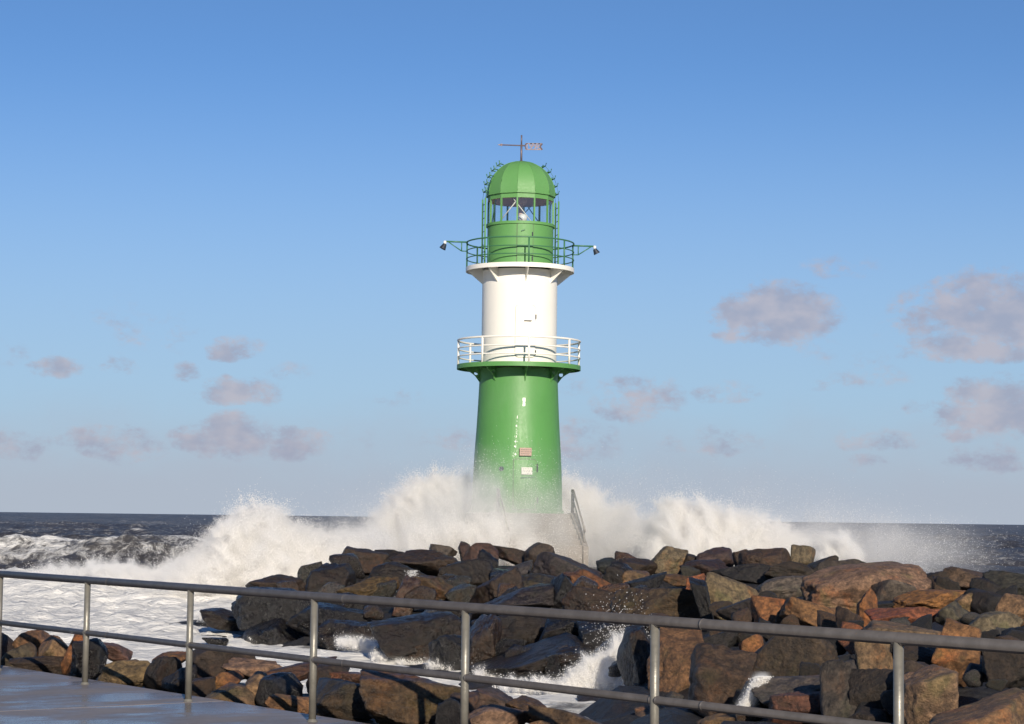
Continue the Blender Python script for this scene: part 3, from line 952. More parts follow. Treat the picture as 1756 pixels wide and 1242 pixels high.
# smaller stones wedged in the gaps
stone_meshes = [rock_mesh('stone', (1, 0.85, 0.75), 900 + k, 3) for k in range(14)]
rr = random.Random(11)
pal = [K, K, D, D, B, C, (0.14, .085, .05), (0.07, .065, .05)]
cnt = 0
tries = 0
while cnt < 120 and tries < 4000:
    tries += 1
    px = rr.uniform(470, 1756)
    py = rr.uniform(960, 1242)
    yt = interp(px, [340, 440, 530, 600, 900, 1140, 1380, 1480, 1570, 1756], [1075, 1010, 990, 962, 963, 960, 962, 980, 990, 1005])
    yb = interp(px, [340, 400, 600, 800, 1000, 1110, 1250, 1756], [1075, 1085, 1105, 1140, 1165, 1190, 1245, 1262])
    if not (yt < py < yb):
        continue
    dpt = mound_depth(px, py + 12) + 0.35
    s = dpt / FPX
    sz = rr.uniform(18, 32) * s
    c = at(px, py, dpt + sz * 0.5)
    o = link(bpy.data.objects.new('stone', stone_meshes[cnt % 14]), BREAK)
    o.location = c
    o.scale = (sz * rr.uniform(.85, 1.2), sz * rr.uniform(.8, 1.1), sz * rr.uniform(.75, 1.1))
    o.rotation_euler = (rr.uniform(-.5, .5), rr.uniform(-.5, .5), rr.uniform(0, 6.28))
    o.color = (*rr.choice(pal), 1)
    o['wetness'] = 0.9 if px < 1100 else 0.25
    cnt += 1

# ------------------------------------------------------------------ lighthouse
BASE = at(886.5, 880, 77)
AX0 = 886.5


def zz(y):
    """height over the tower's foot of a row of the photograph, on the tower's axis"""
    axis = AX0 + (880 - y) * 0.0125
    return at(axis, y, 77).z - BASE.z


def rr_(px):
    return px * 77 / FPX


LH = empty('lighthouse', BASE)
tag(LH, 'green and white lighthouse with domed lantern rising out of the spray behind the boulders', 'lighthouse')

prof = [(78, 880), (77.6, 872), (77, 850), (76.2, 820), (75, 795), (73.6, 770), (71.5, 740), (70, 712), (68.7, 685), (67.6, 660), (66.8, 634)]
bm = bmesh.new()
lathe(bm, [(0.01, zz(880))] + [(rr_(80.5), zz(880)), (rr_(80.5), zz(875))] + [(rr_(a), zz(b)) for a, b in prof], 96)
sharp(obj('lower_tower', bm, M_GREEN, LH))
bm = bmesh.new()
lathe(bm, [(rr_(64.6), zz(628) + .001), (rr_(64.6), zz(467) - .001)], 96)
lathe(bm, [(rr_(65.4), zz(628) + .001), (rr_(65.4), zz(626)), (rr_(64.6), zz(625.5))], 96)
sharp(obj('upper_tower', bm, M_WHITE, LH))


def plate(name, Rpx, ytop, ybot, rin, m):
    bm = bmesh.new()
    lathe(bm, [(rr_(rin), zz(ytop)), (rr_(Rpx), zz(ytop)), (rr_(Rpx), zz(ybot)), (rr_(Rpx - 1.5), zz(ybot)), (rr_(Rpx - 1.5), zz(ytop) - 0.035), (rr_(rin), zz(ytop) - 0.035)], 96)
    return sharp(obj(name, bm, m, LH))


LOWP = plate('lower_gallery_floor', 106.5, 627.5, 635, 60, M_GREEN)
UPP = plate('upper_gallery_floor', 93.5, 460.5, 468, 52, M_WHITE)


def bracket(name, deg, pts, m, t=0.035, hole=None):
    bm = bmesh.new()
    a = R(deg)
    er = Vector((math.sin(a), -math.cos(a), 0))
    et = Vector((math.cos(a), math.sin(a), 0))
    if hole:
        (hr, hz_), rad = hole
        seg = 16
        n = len(pts)
        # ring of quads between outline and hole
        out = []
        for k in range(seg):
            th = 2 * math.pi * k / seg
            dr = Vector((math.cos(th), math.sin(th)))
            best = None
            for i in range(n):
                p, q = Vector(pts[i]), Vector(pts[(i + 1) % n])
                e = q - p
                den = dr.x * e.y - dr.y * e.x
                if abs(den) < 1e-9:
                    continue
                w = p - Vector((hr, hz_))
                tt = (w.x * e.y - w.y * e.x) / den
                uu = (w.x * dr.y - w.y * dr.x) / den
                if tt > 0 and -1e-6 <= uu <= 1 + 1e-6 and (best is None or tt < best):
                    best = tt
            out.append(Vector((hr, hz_)) + dr * best)
        layers = []
        for sgn in (-1, 1):
            A = [bm.verts.new(er * (hr + rad * math.cos(2 * math.pi * k / seg)) + et * sgn * t / 2 + Vector((0, 0, hz_ + rad * math.sin(2 * math.pi * k / seg)))) for k in range(seg)]
            Bv = [bm.verts.new(er * p.x + et * sgn * t / 2 + Vector((0, 0, p.y))) for p in out]
            layers.append((A, Bv))
            for k in range(seg):
                bm.faces.new((A[k], A[(k + 1) % seg], Bv[(k + 1) % seg], Bv[k]))
        for which in (0, 1):
            L0, L1 = layers[0][which], layers[1][which]
            for k in range(seg):
                bm.faces.new((L0[k], L0[(k + 1) % seg], L1[(k + 1) % seg], L1[k]))
    else:
        f0 = bm.faces.new([bm.verts.new(er * p[0] - et * t / 2 + Vector((0, 0, p[1]))) for p in pts])
        g = bmesh.ops.extrude_face_region(bm, geom=[f0])
        bmesh.ops.translate(bm, vec=et * t, verts=[v for v in g['geom'] if isinstance(v, bmesh.types.BMVert)])
    return obj(name, bm, m, LH)


z_u = zz(460.5) - 0.037
z_l = zz(627.5) - 0.037
for k in range(8):
    deg = 9 + 45 * k
    bracket('upper_bracket', deg, [(rr_(64.4), z_u), (rr_(91.8), z_u), (rr_(91.8), zz(467.5)), (rr_(64.4), zz(490))], M_WHITE)
    curve = [(rr_(67.2 + 37.5 * (1 - math.cos(th))), zz(666 - 30.5 * math.sin(th))) for th in np.linspace(0, math.pi / 2, 8)]
    pts = [(rr_(66.6), z_l), (rr_(104.7), z_l), (rr_(104.7), zz(634.5))] + curve[::-1] + [(rr_(67.0), zz(668))]
    bracket('lower_bracket', deg, pts, M_GREEN, 0.04, ((rr_(74), zz(641.5)), rr_(3.6)))

# gallery railings
def gallery(name, Rpx, ytop, rows, yfoot, m, rad, degs):
    e = bpy.data.objects.new(name, None)
    link(e, LH)
    for j, y in enumerate([ytop] + rows):
        bm = bmesh.new()
        tube(bm, [pol(rr_(Rpx), 360 * k / 72, zz(y)) for k in range(72)], rad if j == 0 else rad * 0.72, 8, True)
        obj('rail', bm, m, e, True)
    for dgr in degs:
        bm = bmesh.new()
        tube(bm, [pol(rr_(Rpx), dgr, zz(yfoot)), pol(rr_(Rpx), dgr, zz(ytop))], rad * 1.05, 8)
        obj('post', bm, m, e, True)
    return e


DEG8 = [9 + 45 * k for k in range(8)]
gallery('lower_gallery_railing', 105.0, 585.5, [600, 614], 628.5, M_WHITE, 0.038, DEG8)
gallery('upper_gallery_railing', 92.5, 418, [432.5, 446], 461, M_GREEN_RAIL, 0.028, DEG8)

# watch room, lantern and dome
bm = bmesh.new()
lathe(bm, [(rr_(57), zz(461) + .002), (rr_(57), zz(391.5)), (rr_(59.3), zz(391)), (rr_(59.3), zz(386.5)), (rr_(54), zz(386))], 96)
sharp(obj('watch_room', bm, M_GREEN2, LH))
GO = 9 + 15 - 30    # facets of the twelve-sided lantern
bm = bmesh.new()
lathe(bm, [(rr_(57.5), zz(347)), (rr_(57.5), zz(339.2)), (rr_(60.5), zz(339)), (rr_(60.5), zz(336.5)), (rr_(58.5), zz(336))], 12, off=R(GO))
obj('lantern_cornice', bm, M_GREEN2, LH)
dome = []
for k in range(13):
    th = math.pi / 2 * k / 12
    dome.append((max(0.012, rr_(59.6) * math.cos(th) ** 0.93), zz(336.5) + (zz(277.5) - zz(336.5)) * math.sin(th)))
bm = bmesh.new()
lathe(bm, dome, 12, off=R(GO))
d_ob = obj('dome', bm, M_GREEN2, LH)
sharp(d_ob, 16)
bm = bmesh.new()                                                # raised seams between the gores
for k in range(12):
    tube(bm, [pol(r_ * 1.002, GO + 30 * k, z_) for r_, z_ in dome], 0.010, 6)
obj('dome_seams', bm, M_GREEN2, d_ob, True)
bm = bmesh.new()
lathe(bm, [(0.02, zz(334)), (rr_(30), zz(337.5)), (rr_(56.5), zz(347))], 24)
lathe(bm, [(rr_(56.5), zz(347)), (rr_(57.4), zz(347))], 24)
obj('lantern_ceiling', bm, M_CEIL, LH, True)
bm = bmesh.new()
lathe(bm, [(0.01, zz(352)), (rr_(9), zz(351)), (rr_(13), zz(340)), (rr_(13), zz(337))], 20)
lathe(bm, [(rr_(4), zz(386)), (rr_(4), zz(352))], 12)
obj('ventilator', bm, M_CEIL, LH, True)
bm = bmesh.new()
lathe(bm, [(rr_(53), zz(387) - .01), (0.01, zz(387) - .01)], 32)
obj('lantern_floor', bm, M_CEIL, LH)
for k in range(12):
    dg = GO + 30 * k
    bm = bmesh.new()
    a = R(dg)
    Mx = Matrix.Translation(pol(rr_(56.3), dg, (zz(386.5) + zz(347)) / 2)) @ Matrix.Rotation(a, 4, 'Z')
    box(bm, (0.055, 0.06, zz(347) - zz(386.5)), Mx)
    obj('glazing_bar', bm, M_GREEN2, LH)
    p0, p1 = pol(rr_(56.3) * 0.999, dg, 0), pol(rr_(56.3) * 0.999, dg + 30, 0)
    c = (p0 + p1) / 2
    Mx = Matrix.Translation(Vector((c.x, c.y, (zz(386.5) + zz(347)) / 2))) @ Matrix.Rotation(R(dg + 15), 4, 'Z')
    bm = bmesh.new()
    box(bm, ((p1 - p0).length - 0.062, 0.008, zz(347) - zz(386.5) - 0.006), Mx)
    obj('window_pane', bm, M_GLASS, LH)
for dg, tw in ((-45, 40), (20, -35), (70, 40), (130, 35), (200, -40), (265, 35)):
    bm = bmesh.new()
    tube(bm, [pol(rr_(50), dg, zz(385)), pol(rr_(50), dg + tw, zz(348))], 0.018, 6)
    obj('lantern_brace', bm, M_GREEN_RAIL if dg > 90 else M_PLAQ, LH, True)
bm = bmesh.new()
lathe(bm, [(rr_(5), zz(386)), (rr_(5), zz(381)), (rr_(7.5), zz(380)), (rr_(7.5), zz(373)), (rr_(4), zz(370)), (0.01, zz(369))], 20)
lo = obj('beacon_lamp', bm, M_LENS, LH, True)
lo.location = pol(rr_(18), 12, 0)

# ladders at the two sides, running on over the dome
for dc in (-76, 104):
    e = bpy.data.objects.new('ladder', None)
    link(e, LH)
    for s in (-9, 9):
        bm = bmesh.new()
        pts = [pol(rr_(66), dc + s, zz(461)), pol(rr_(66), dc + s, zz(344))]
        tube(bm, pts, 0.030, 8)
        obj('stile', bm, M_GREEN2, e, True)
        bm = bmesh.new()
        arc = []
        for k in range(13):
            th = R(3 + 52 * k / 12)
            rad = rr_(64.5) * math.cos(th) ** 0.93
            arc.append(pol(rad, dc + s * min(1.6, rr_(66) / max(rad, .5)), zz(336) + (zz(271) - zz(336)) * math.sin(th)))
        tube(bm, [pts[1]] + arc, 0.007, 6)
        obj('stile', bm, M_GREEN_RAIL, e, True)
    for k in range(10):
        z = zz(458 - 11.5 * k)
        bm = bmesh.new()
        tube(bm, [pol(rr_(66), dc - 9, z), pol(rr_(66), dc + 9, z)], 0.013, 6)
        obj('rung', bm, M_GREEN_RAIL, e, True)
    for k in range(5):
        th = R(4 + 48 * k / 4)
        rad = rr_(64.5) * math.cos(th) ** 0.93
        z = zz(336) + (zz(271) - zz(336)) * math.sin(th)
        w = 9 * min(1.6, rr_(66) / rad)
        bm = bmesh.new()
        tube(bm, [pol(rad, dc - w, z), pol(rad, dc + w, z)], 0.022, 6)
        for s in (-1, 1):
            tube(bm, [pol(rad - 0.13, dc + s * w, z - 0.02), pol(rad + 0.02, dc + s * w, z), pol(rad + 0.05, dc + s * w, z + 0.12)], 0.022, 6)
        obj('dome_step', bm, M_GREEN_RAIL, e, True)

# floodlight arms
for dg, xl, yl in ((-81, 0, 0), (99, 0, 0)):
    e = bpy.data.objects.new('floodlight_arm', None)
    link(e, LH)
    r0, r1, zt, zb = rr_(92.5), rr_(129), zz(418.5), zz(434)
    bm = bmesh.new()
    tube(bm, [pol(r0, dg, zt), pol(r1, dg, zt)], 0.030, 8)
    obj('arm', bm, M_GREEN_RAIL, e, True)
    bm = bmesh.new()
    tube(bm, [pol(rr_(102), dg, zb), pol(rr_(126), dg, zt)], 0.020, 8)
    tube(bm, [pol(rr_(102), dg, zb), pol(rr_(102), dg, zt)], 0.020, 8)
    tube(bm, [pol(r0, dg, zb), pol(rr_(102), dg, zb)], 0.020, 8)
    obj('brace', bm, M_GREEN_RAIL, e, True)
    bm = bmesh.new()
    Mx = Matrix.Translation(pol(rr_(131), dg, zz(420))) @ Matrix.Rotation(R(dg), 4, 'Z')
    box(bm, (0.08, 0.10, 0.11), Mx, 0.02)
    obj('lamp_bracket', bm, M_PLAQ, e)
    bm = bmesh.new()
    bmesh.ops.create_cone(bm, cap_ends=True, segments=20, radius1=0.125, radius2=0.065, depth=0.20,
                          matrix=Matrix.Translation(pol(rr_(133), dg, zz(427))) @ Matrix.Rotation(R(dg), 4, 'Z') @ Matrix.Rotation(R(-28), 4, 'X'))
    lh = sharp(obj('lamp_head', bm, M_DARKMETAL, e))

# weather vane
V_ = bpy.data.objects.new('weather_vane', None)
link(V_, LH)
bm = bmesh.new()
tube(bm, [(0, 0, zz(279)), (0, 0, zz(248))], 0.038, 8)
tube(bm, [(0, 0, zz(248)), (0, 0, zz(232))], 0.028, 8)
tube(bm, [(0, 0, zz(281)), (0, 0, zz(276))], 0.07, 10)
obj('spindle', bm, M_VANE, V_, True)
bm = bmesh.new()
tube(bm, [(-rr_(37), 0, zz(249.0)), (rr_(6), 0, zz(250))], 0.024, 8)
b0 = -rr_(37)
vs = [bm.verts.new(p) for p in ((b0 - .10, -.012, zz(249)), (b0 + .08, -.012, zz(246.6)), (b0 + .08, -.012, zz(251.4)), (b0 - .10, .012, zz(249)), (b0 + .08, .012, zz(246.6)), (b0 + .08, .012, zz(251.4)))]
for f in ((0, 1, 2), (5, 4, 3), (0, 3, 4, 1), (1, 4, 5, 2), (2, 5, 3, 0)):
    bm.faces.new([vs[k] for k in f])
obj('arrow', bm, M_VANE, V_)
bm = bmesh.new()
for yy in (246.2, 256.4):
    box(bm, (rr_(29.5), 0.02, 0.035), Matrix.Translation((rr_(21.5), 0, zz(yy))))
for xx, s in ((33.5, 1), (33.5, -1)):
    tube(bm, [(rr_(36), 0, zz(251.3 - s * 5.2)), (rr_(32.2), 0, zz(251.3))], 0.03, 6)
tube(bm, [(rr_(6), 0, zz(250)), (rr_(8.5), 0, zz(246.2))], 0.025, 6)
tube(bm, [(rr_(6), 0, zz(250)), (rr_(8.5), 0, zz(256.4))], 0.025, 6)
obj('flag_frame', bm, M_VANE, V_)
fc = bpy.data.curves.new('year', 'FONT')
fc.body = '1998'
fc.size = 0.30
fc.extrude = 0.01
fc.offset = 0.006
fc.align_x = 'CENTER'
fc.align_y = 'CENTER'
fo = bpy.data.objects.new('year', fc)
dg = bpy.context.evaluated_depsgraph_get()
COL.objects.link(fo)
dg.update()
me = bpy.data.meshes.new_from_object(fo.evaluated_get(bpy.context.evaluated_depsgraph_get()))
bpy.data.objects.remove(fo)
me.materials.clear()
me.materials.append(M_VANE)
fo = link(bpy.data.objects.new('year_digits', me), V_)
fo.rotation_euler = (math.pi / 2, 0, 0)
fo.location = (rr_(20.2), 0, zz(251.3))

# doors (rounded, proud of the shell)
def curved_panel(bm, r0, r1, dcen, wpx, y0, y1, corner, seg=10):
    """a rounded panel that follows the tower; r0/r1: radius px at y0 (low) and y1 (high)"""
    W2, zlo, zhi = rr_(wpx) / 2, zz(y0), zz(y1)
    c = rr_(corner)
    pts = []
    for (sx, sz, a0) in ((1, 1, 0), (-1, 1, 90), (-1, -1, 180), (1, -1, 270)):
        for k in range(6):
            a = R(a0 + 90 * k / 5)
            pts.append(((W2 - c) * sx + c * math.cos(a), (zhi - c if sz > 0 else zlo + c) + c * math.sin(a)))
    return pts


def door(name, dcen, wpx, y0, y1, rad_fn, m, th=0.05, corner=5, ring=None):
    pts = curved_panel(None, 0, 0, dcen, wpx, y0, y1, corner)

    def mk(nm, scale, thick, mm):
        bm = bmesh.new()
        zc = (zz(y0) + zz(y1)) / 2
        cols = 8
        front, back = [], []
        pp = [(x + scale * (1 if x > 0 else -1), z + scale * (1 if z > zc else -1)) for x, z in pts]

        def place(x, z, t):
            rad = rad_fn(z)
            a = R(dcen) + x / rad
            return Vector(((rad + t) * math.sin(a), -(rad + t) * math.cos(a), z))
        # strips left to right so that the face follows the curve
        xs = sorted({round(p[0], 5) for p in pp})
        xs = sorted(set(xs) | {round(xs[0] + (xs[-1] - xs[0]) * k / 8, 5) for k in range(9)})

        def span(x):
            x = min(max(x, min(p[0] for p in pp) + 1e-6), max(p[0] for p in pp) - 1e-6)
            zs = []
            n = len(pp)
            for i in range(n):
                (xa, za), (xb, zb) = pp[i], pp[(i + 1) % n]
                if abs(xa - xb) < 1e-9:
                    if abs(x - xa) < 1e-6:
                        zs += [za, zb]
                    continue
                u = (x - xa) / (xb - xa)
                if -1e-4 <= u <= 1 + 1e-4:
                    zs.append(za + u * (zb - za))
            return min(zs), max(zs)
        colv = []
        for x in xs:
            a, b = span(x)
            zsamp = np.linspace(a, b, 5)
            colv.append(([bm.verts.new(place(x, z, thick)) for z in zsamp], [bm.verts.new(place(x, z, -0.03)) for z in zsamp]))
        for i in range(len(colv) - 1):
            A, B_ = colv[i][0], colv[i + 1][0]
            for k in range(4):
                bm.faces.new((A[k], B_[k], B_[k + 1], A[k + 1]))
            for k in (0, 4):
                bm.faces.new((colv[i][0][k], colv[i + 1][0][k], colv[i + 1][1][k], colv[i][1][k]))
        for cv in (colv[0], colv[-1]):
            for k in range(4):
                bm.faces.new((cv[0][k], cv[0][k + 1], cv[1][k + 1], cv[1][k]))
        return bm
    dr = sharp(obj(name, mk(name, 0, th, m), m, LH))
    fr = sharp(obj('door_gasket', mk('g', 0.022, th * 0.35, M_RUST), M_GASKET if m == M_WHITE else M_RUST, dr))
    return dr


def r_white(z):
    return rr_(64.6)


def r_drum(z):
    return rr_(57)


PZ = [(zz(b), rr_(a)) for a, b in prof]


def r_green(z):
    return float(np.interp(z, [p[0] for p in PZ], [p[1] for p in PZ]))


def handle(parent, p, dgr, m, L=0.16, rot=0):
    bm = bmesh.new()
    Mx = Matrix.Translation(p) @ Matrix.Rotation(R(dgr), 4, 'Z') @ Matrix.Rotation(R(rot), 4, 'Y')
    box(bm, (0.03, 0.05, L), Mx, 0.008)
    return obj('handle', bm, m, parent)


dd_ = door('watch_room_door', 8, 26.5, 457, 391.8, r_drum, M_GREEN2, 0.035, 2)
handle(dd_, pol(rr_(57) + .06, 20, zz(409)), 20, M_DARKMETAL)
handle(dd_, pol(rr_(57) + .06, 20, zz(450)), 20, M_DARKMETAL)
handle(dd_, pol(rr_(57) + .06, 4, zz(403)), 4, M_GREEN_RAIL, 0.14, 70)
dd_ = door('gallery_door', 9, 33, 617, 530, r_white, M_WHITE, 0.05, 6)
handle(dd_, pol(rr_(64.6) + .08, 24, zz(549)), 24, M_DARKMETAL)
handle(dd_, pol(rr_(64.6) + .08, 24, zz(609)), 24, M_DARKMETAL)
handle(dd_, pol(rr_(64.6) + .08, 12, zz(556)), 12, M_RUST, 0.28, 90)
dd_ = door('entrance_door', 9, 37, 874, 790, r_green, M_GREEN, 0.05, 4)
handle(dd_, pol(r_green(zz(804)) + .07, 25, zz(804)), 25, M_DARKMETAL, 0.3)
handle(dd_, pol(r_green(zz(858)) + .07, 25, zz(858)), 25, M_DARKMETAL, 0.2)
handle(dd_, pol(r_green(zz(820)) + .07, 12, zz(820)), 12, M_GREEN_RAIL, 0.5, 85)
bm = bmesh.new()
lathe(bm, [(0.01, 0), (0.09, 0), (0.09, -.05)], 12)
kn = obj('bulkhead_lamp', bm, M_DARKMETAL, LH)
kn.location = pol(r_green(zz(806)) + .03, -21, zz(806))
kn.rotation_euler = (R(90), 0, R(-21))


def plaque(name, dcen, wpx, y0, y1, m, lines, ink):
    bm = bmesh.new()
    yc = (y0 + y1) / 2
    rad = r_green(zz(yc))
    Mx = Matrix.Translation(pol(rad + 0.10, dcen, zz(yc))) @ Matrix.Rotation(R(dcen), 4, 'Z')
    Hh = zz(y1) - zz(y0)
    box(bm, (rr_(wpx), 0.05, Hh), Mx, 0.012)
    q = obj(name, bm, m, LH)
    bm = bmesh.new()
    for k in range(lines):
        fr = (k + 1) / (lines + 1)
        x = -rr_(wpx) * 0.40
        while x < rr_(wpx) * 0.36:                      # words of an unreadable inscription
            w = rng.uniform(0.03, 0.075)
            box(bm, (w, 0.004, Hh * 0.07), Mx @ Matrix.Translation((x + w / 2, -0.027, Hh * (0.5 - fr))))
            x += w + 0.022
    obj('inscription', bm, ink, q)


plaque('bronze_plaque', 9.5, 20.5, 784, 770.5, M_PINK, 3, M_INK)
plaque('notice_plate', 11, 18.5, 815.5, 803.5, M_PLAQ, 4, M_INK)

# concrete foot and the stairs to the door
bm = bmesh.new()
lathe(bm, [(0.01, -0.004), (rr_(86), -0.004), (rr_(88), -0.03), (rr_(90), -1.0), (rr_(94), -2.6)], 64)
sharp(obj('plinth', bm, M_CONC, LH))
st = bpy.data.objects.new('entrance_stairs', None)
link(st, LH)
st.rotation_euler = (0, 0, R(12))
for k in range(7):
    bm = bmesh.new()
    hgt = 2.4 - 0.2 * k
    box(bm, (2.55, 0.32, hgt), Matrix.Translation((0.28, -(1.75 + 0.30 * k), -0.02 - 0.18 * k - hgt / 2 + 0.0)), 0.012)
    obj('step', bm, M_CONC, st)
for sx in (-1.10, 1.64):
    bm = bmesh.new()
    outl = [(-1.45, 0.02), (-1.95, 0.02), (-3.9, -1.16), (-3.9, -2.6), (-1.45, -2.6)]
    f0 = bm.faces.new([bm.verts.new((sx - .09, y, z)) for y, z in outl])
    g = bmesh.ops.extrude_face_region(bm, geom=[f0])
    bmesh.ops.translate(bm, vec=(0.18, 0, 0), verts=[v for v in g['geom'] if isinstance(v, bmesh.types.BMVert)])
    obj('stair_wall', bm, M_CONC, st)
for sx in (-1.10, 1.64):
    bm = bmesh.new()
    p0 = Vector((sx, -1.72, 0.84))
    p1 = Vector((sx, -1.95, 0.84))
    p2 = Vector((sx, -3.75, -0.62))
    tube(bm, [p0, p1, p2], 0.034, 8)
    tube(bm, [Vector((sx, -1.74, 0.44)), Vector((sx, -1.98, 0.44)), Vector((sx, -3.70, -1.0))], 0.028, 8)
    obj('handrail', bm, M_HANDRAIL, st, True)
    for (y, z0, z1) in ((-1.74, -0.02, 0.86), (-1.97, -0.05, 0.84), (-3.60, -1.3, -0.48)):
        bm = bmesh.new()
        tube(bm, [(sx, y, z0), (sx, y, z1)], 0.034, 8)
        obj('handrail_post', bm, M_HANDRAIL, st, True)

# ------------------------------------------------------------------ promenade railing
RL = empty('railing', RAIL0)
tag(RL, 'grey galvanised steel railing along the wet promenade in the foreground', 'railing')
k0, k1 = -4, 8
H_TOP, H_MID = 1.006, 0.497
for name, z, rad in (('top_rail', H_TOP, 0.036), ('mid_rail', H_MID, 0.028)):
    bm = bmesh.new()
    tube(bm, [RSTEP * (k0 - .4) + Vector((0, 0, z)), RSTEP * (k1 + .4) + Vector((0, 0, z))], rad, 20)
    for k in range(k0, k1 + 1):                       # weld beads at the posts
        for sg in (-1, 1):
            c = RSTEP * k + RDIR * sg * (0.030 if name == 'mid_rail' else 0.031) + Vector((0, 0, z - (0.012 if name == 'top_rail' else 0)))
            tube(bm, [c - RDIR * .006, c + RDIR * .006], rad + .003 if name == 'mid_rail' else rad - .006, 14)
    for k in range(k0 * 1, k1, 2):                    # welded sleeves
        c = RSTEP * (k + 0.22) + Vector((0, 0, z))
        tube(bm, [c - RDIR * .008, c + RDIR * .008], rad + .002, 20)
    obj(name, bm, M_TOPRAIL, RL, True)
pm = None
for k in range(k0, k1 + 1):
    if pm is None:
        bm = bmesh.new()
        tube(bm, [(0, 0, 0.0), (0, 0, H_TOP - 0.02)], 0.030, 20)
        o = obj('post', bm, M_RAIL, RL, True)
        pm = o.data
        bm = bmesh.new()
        lathe(bm, [(0.031, 0.022), (0.034, 0.020), (0.045, 0.004), (0.048, 0.0005)], 20)
        f_ = obj('foot_collar', bm, M_RAIL, o, True)
        fm = f_.data
    else:
        o = link(bpy.data.objects.new('post', pm), RL)
        link(bpy.data.objects.new('foot_collar', fm), o)
    o.location = RSTEP * k

# ------------------------------------------------------------------ spray
def volume_material():
    m, T = mat('spray_cloud')
    v = T.n('ShaderNodeVolumePrincipled', ins={'Color': (0.985, 0.98, 0.97), 'Density': 1.0, 'Anisotropy': 0.0})
    T.n('ShaderNodeOutputMaterial', ins={'Volume': v})
    return m


M_CLOUD = volume_material()


def spray_tree(n_drops, lo, hi, res):
    """the object's first vertices are drops, the others the lattice that carries the density of the finest spray"""
    ng = bpy.data.node_groups.new('spray', 'GeometryNodeTree')
    ng.interface.new_socket('Geometry', in_out='INPUT', socket_type='NodeSocketGeometry')
    ng.interface.new_socket('Geometry', in_out='OUTPUT', socket_type='NodeSocketGeometry')
    N, Lk = ng.nodes.new, ng.links.new
    gi, go = N('NodeGroupInput'), N('NodeGroupOutput')

    def attr(nm):
        a = N('GeometryNodeInputNamedAttribute')
        a.data_type = 'FLOAT'
        a.inputs['Name'].default_value = nm
        return a.outputs[0]

    def ma(op, a, b=0.0):
        nd = N('ShaderNodeMath')
        nd.operation = op
        for i, v in enumerate((a, b)):
            if isinstance(v, bpy.types.NodeSocket):
                Lk(v, nd.inputs[i])
            else:
                nd.inputs[i].default_value = v
        return nd.outputs[0]
    mp = N('GeometryNodeMeshToPoints')
    cmp_ = ma('GREATER_THAN', attr('radius_m'), 1e-6)
    Lk(gi.outputs[0], mp.inputs['Mesh'])
    Lk(cmp_, mp.inputs['Selection'])
    Lk(attr('radius_m'), mp.inputs['Radius'])
    sm = N('GeometryNodeSetMaterial')
    sm.inputs['Material'].default_value = M_SPRAY
    Lk(mp.outputs[0], sm.inputs['Geometry'])
    pos = N('GeometryNodeInputPosition')
    sp = N('ShaderNodeSeparateXYZ')
    Lk(pos.outputs[0], sp.inputs[0])
    ii = []
    for k in range(3):
        t = ma('ROUND', ma('MULTIPLY', ma('SUBTRACT', sp.outputs[k], float(lo[k])), float((res[k] - 1) / (hi[k] - lo[k]))))
        ii.append(ma('MINIMUM', ma('MAXIMUM', t, 0.0), float(res[k] - 1)))
    idx = ma('ADD', ma('ADD', ii[2], ma('MULTIPLY', ii[1], float(res[2]))), ma('MULTIPLY', ii[0], float(res[1] * res[2])))
    si = N('GeometryNodeSampleIndex')
    si.data_type = 'FLOAT'
    si.domain = 'POINT'
    Lk(gi.outputs[0], si.inputs['Geometry'])
    Lk(attr('cloud'), si.inputs['Value'])
    Lk(ma('ADD', idx, float(n_drops)), si.inputs['Index'])
    vc = N('GeometryNodeVolumeCube')
    Lk(si.outputs[0], vc.inputs['Density'])
    vc.inputs['Background'].default_value = 0.0
    vc.inputs['Min'].default_value = lo
    vc.inputs['Max'].default_value = hi
    for k, ax in enumerate('XYZ'):
        vc.inputs['Resolution ' + ax].default_value = int(res[k])
    sv = N('GeometryNodeSetMaterial')
    sv.inputs['Material'].default_value = M_CLOUD
    Lk(vc.outputs[0], sv.inputs['Geometry'])
    jn = N('GeometryNodeJoinGeometry')
    Lk(sm.outputs[0], jn.inputs[0])
    Lk(sv.outputs[0], jn.inputs[0])
    Lk(jn.outputs[0], go.inputs[0])
    return ng


def blur(a, n):
    for _ in range(n):
        for ax in range(3):
            b = np.zeros_like(a)
            sl = [slice(None)] * 3
            s0, s1 = list(sl), list(sl)
            s0[ax], s1[ax] = slice(0, -1), slice(1, None)
            b += 0.5 * a
            b[tuple(s0)] += 0.25 * a[tuple(s1)]
            b[tuple(s1)] += 0.25 * a[tuple(s0)]
            a = b
    return a


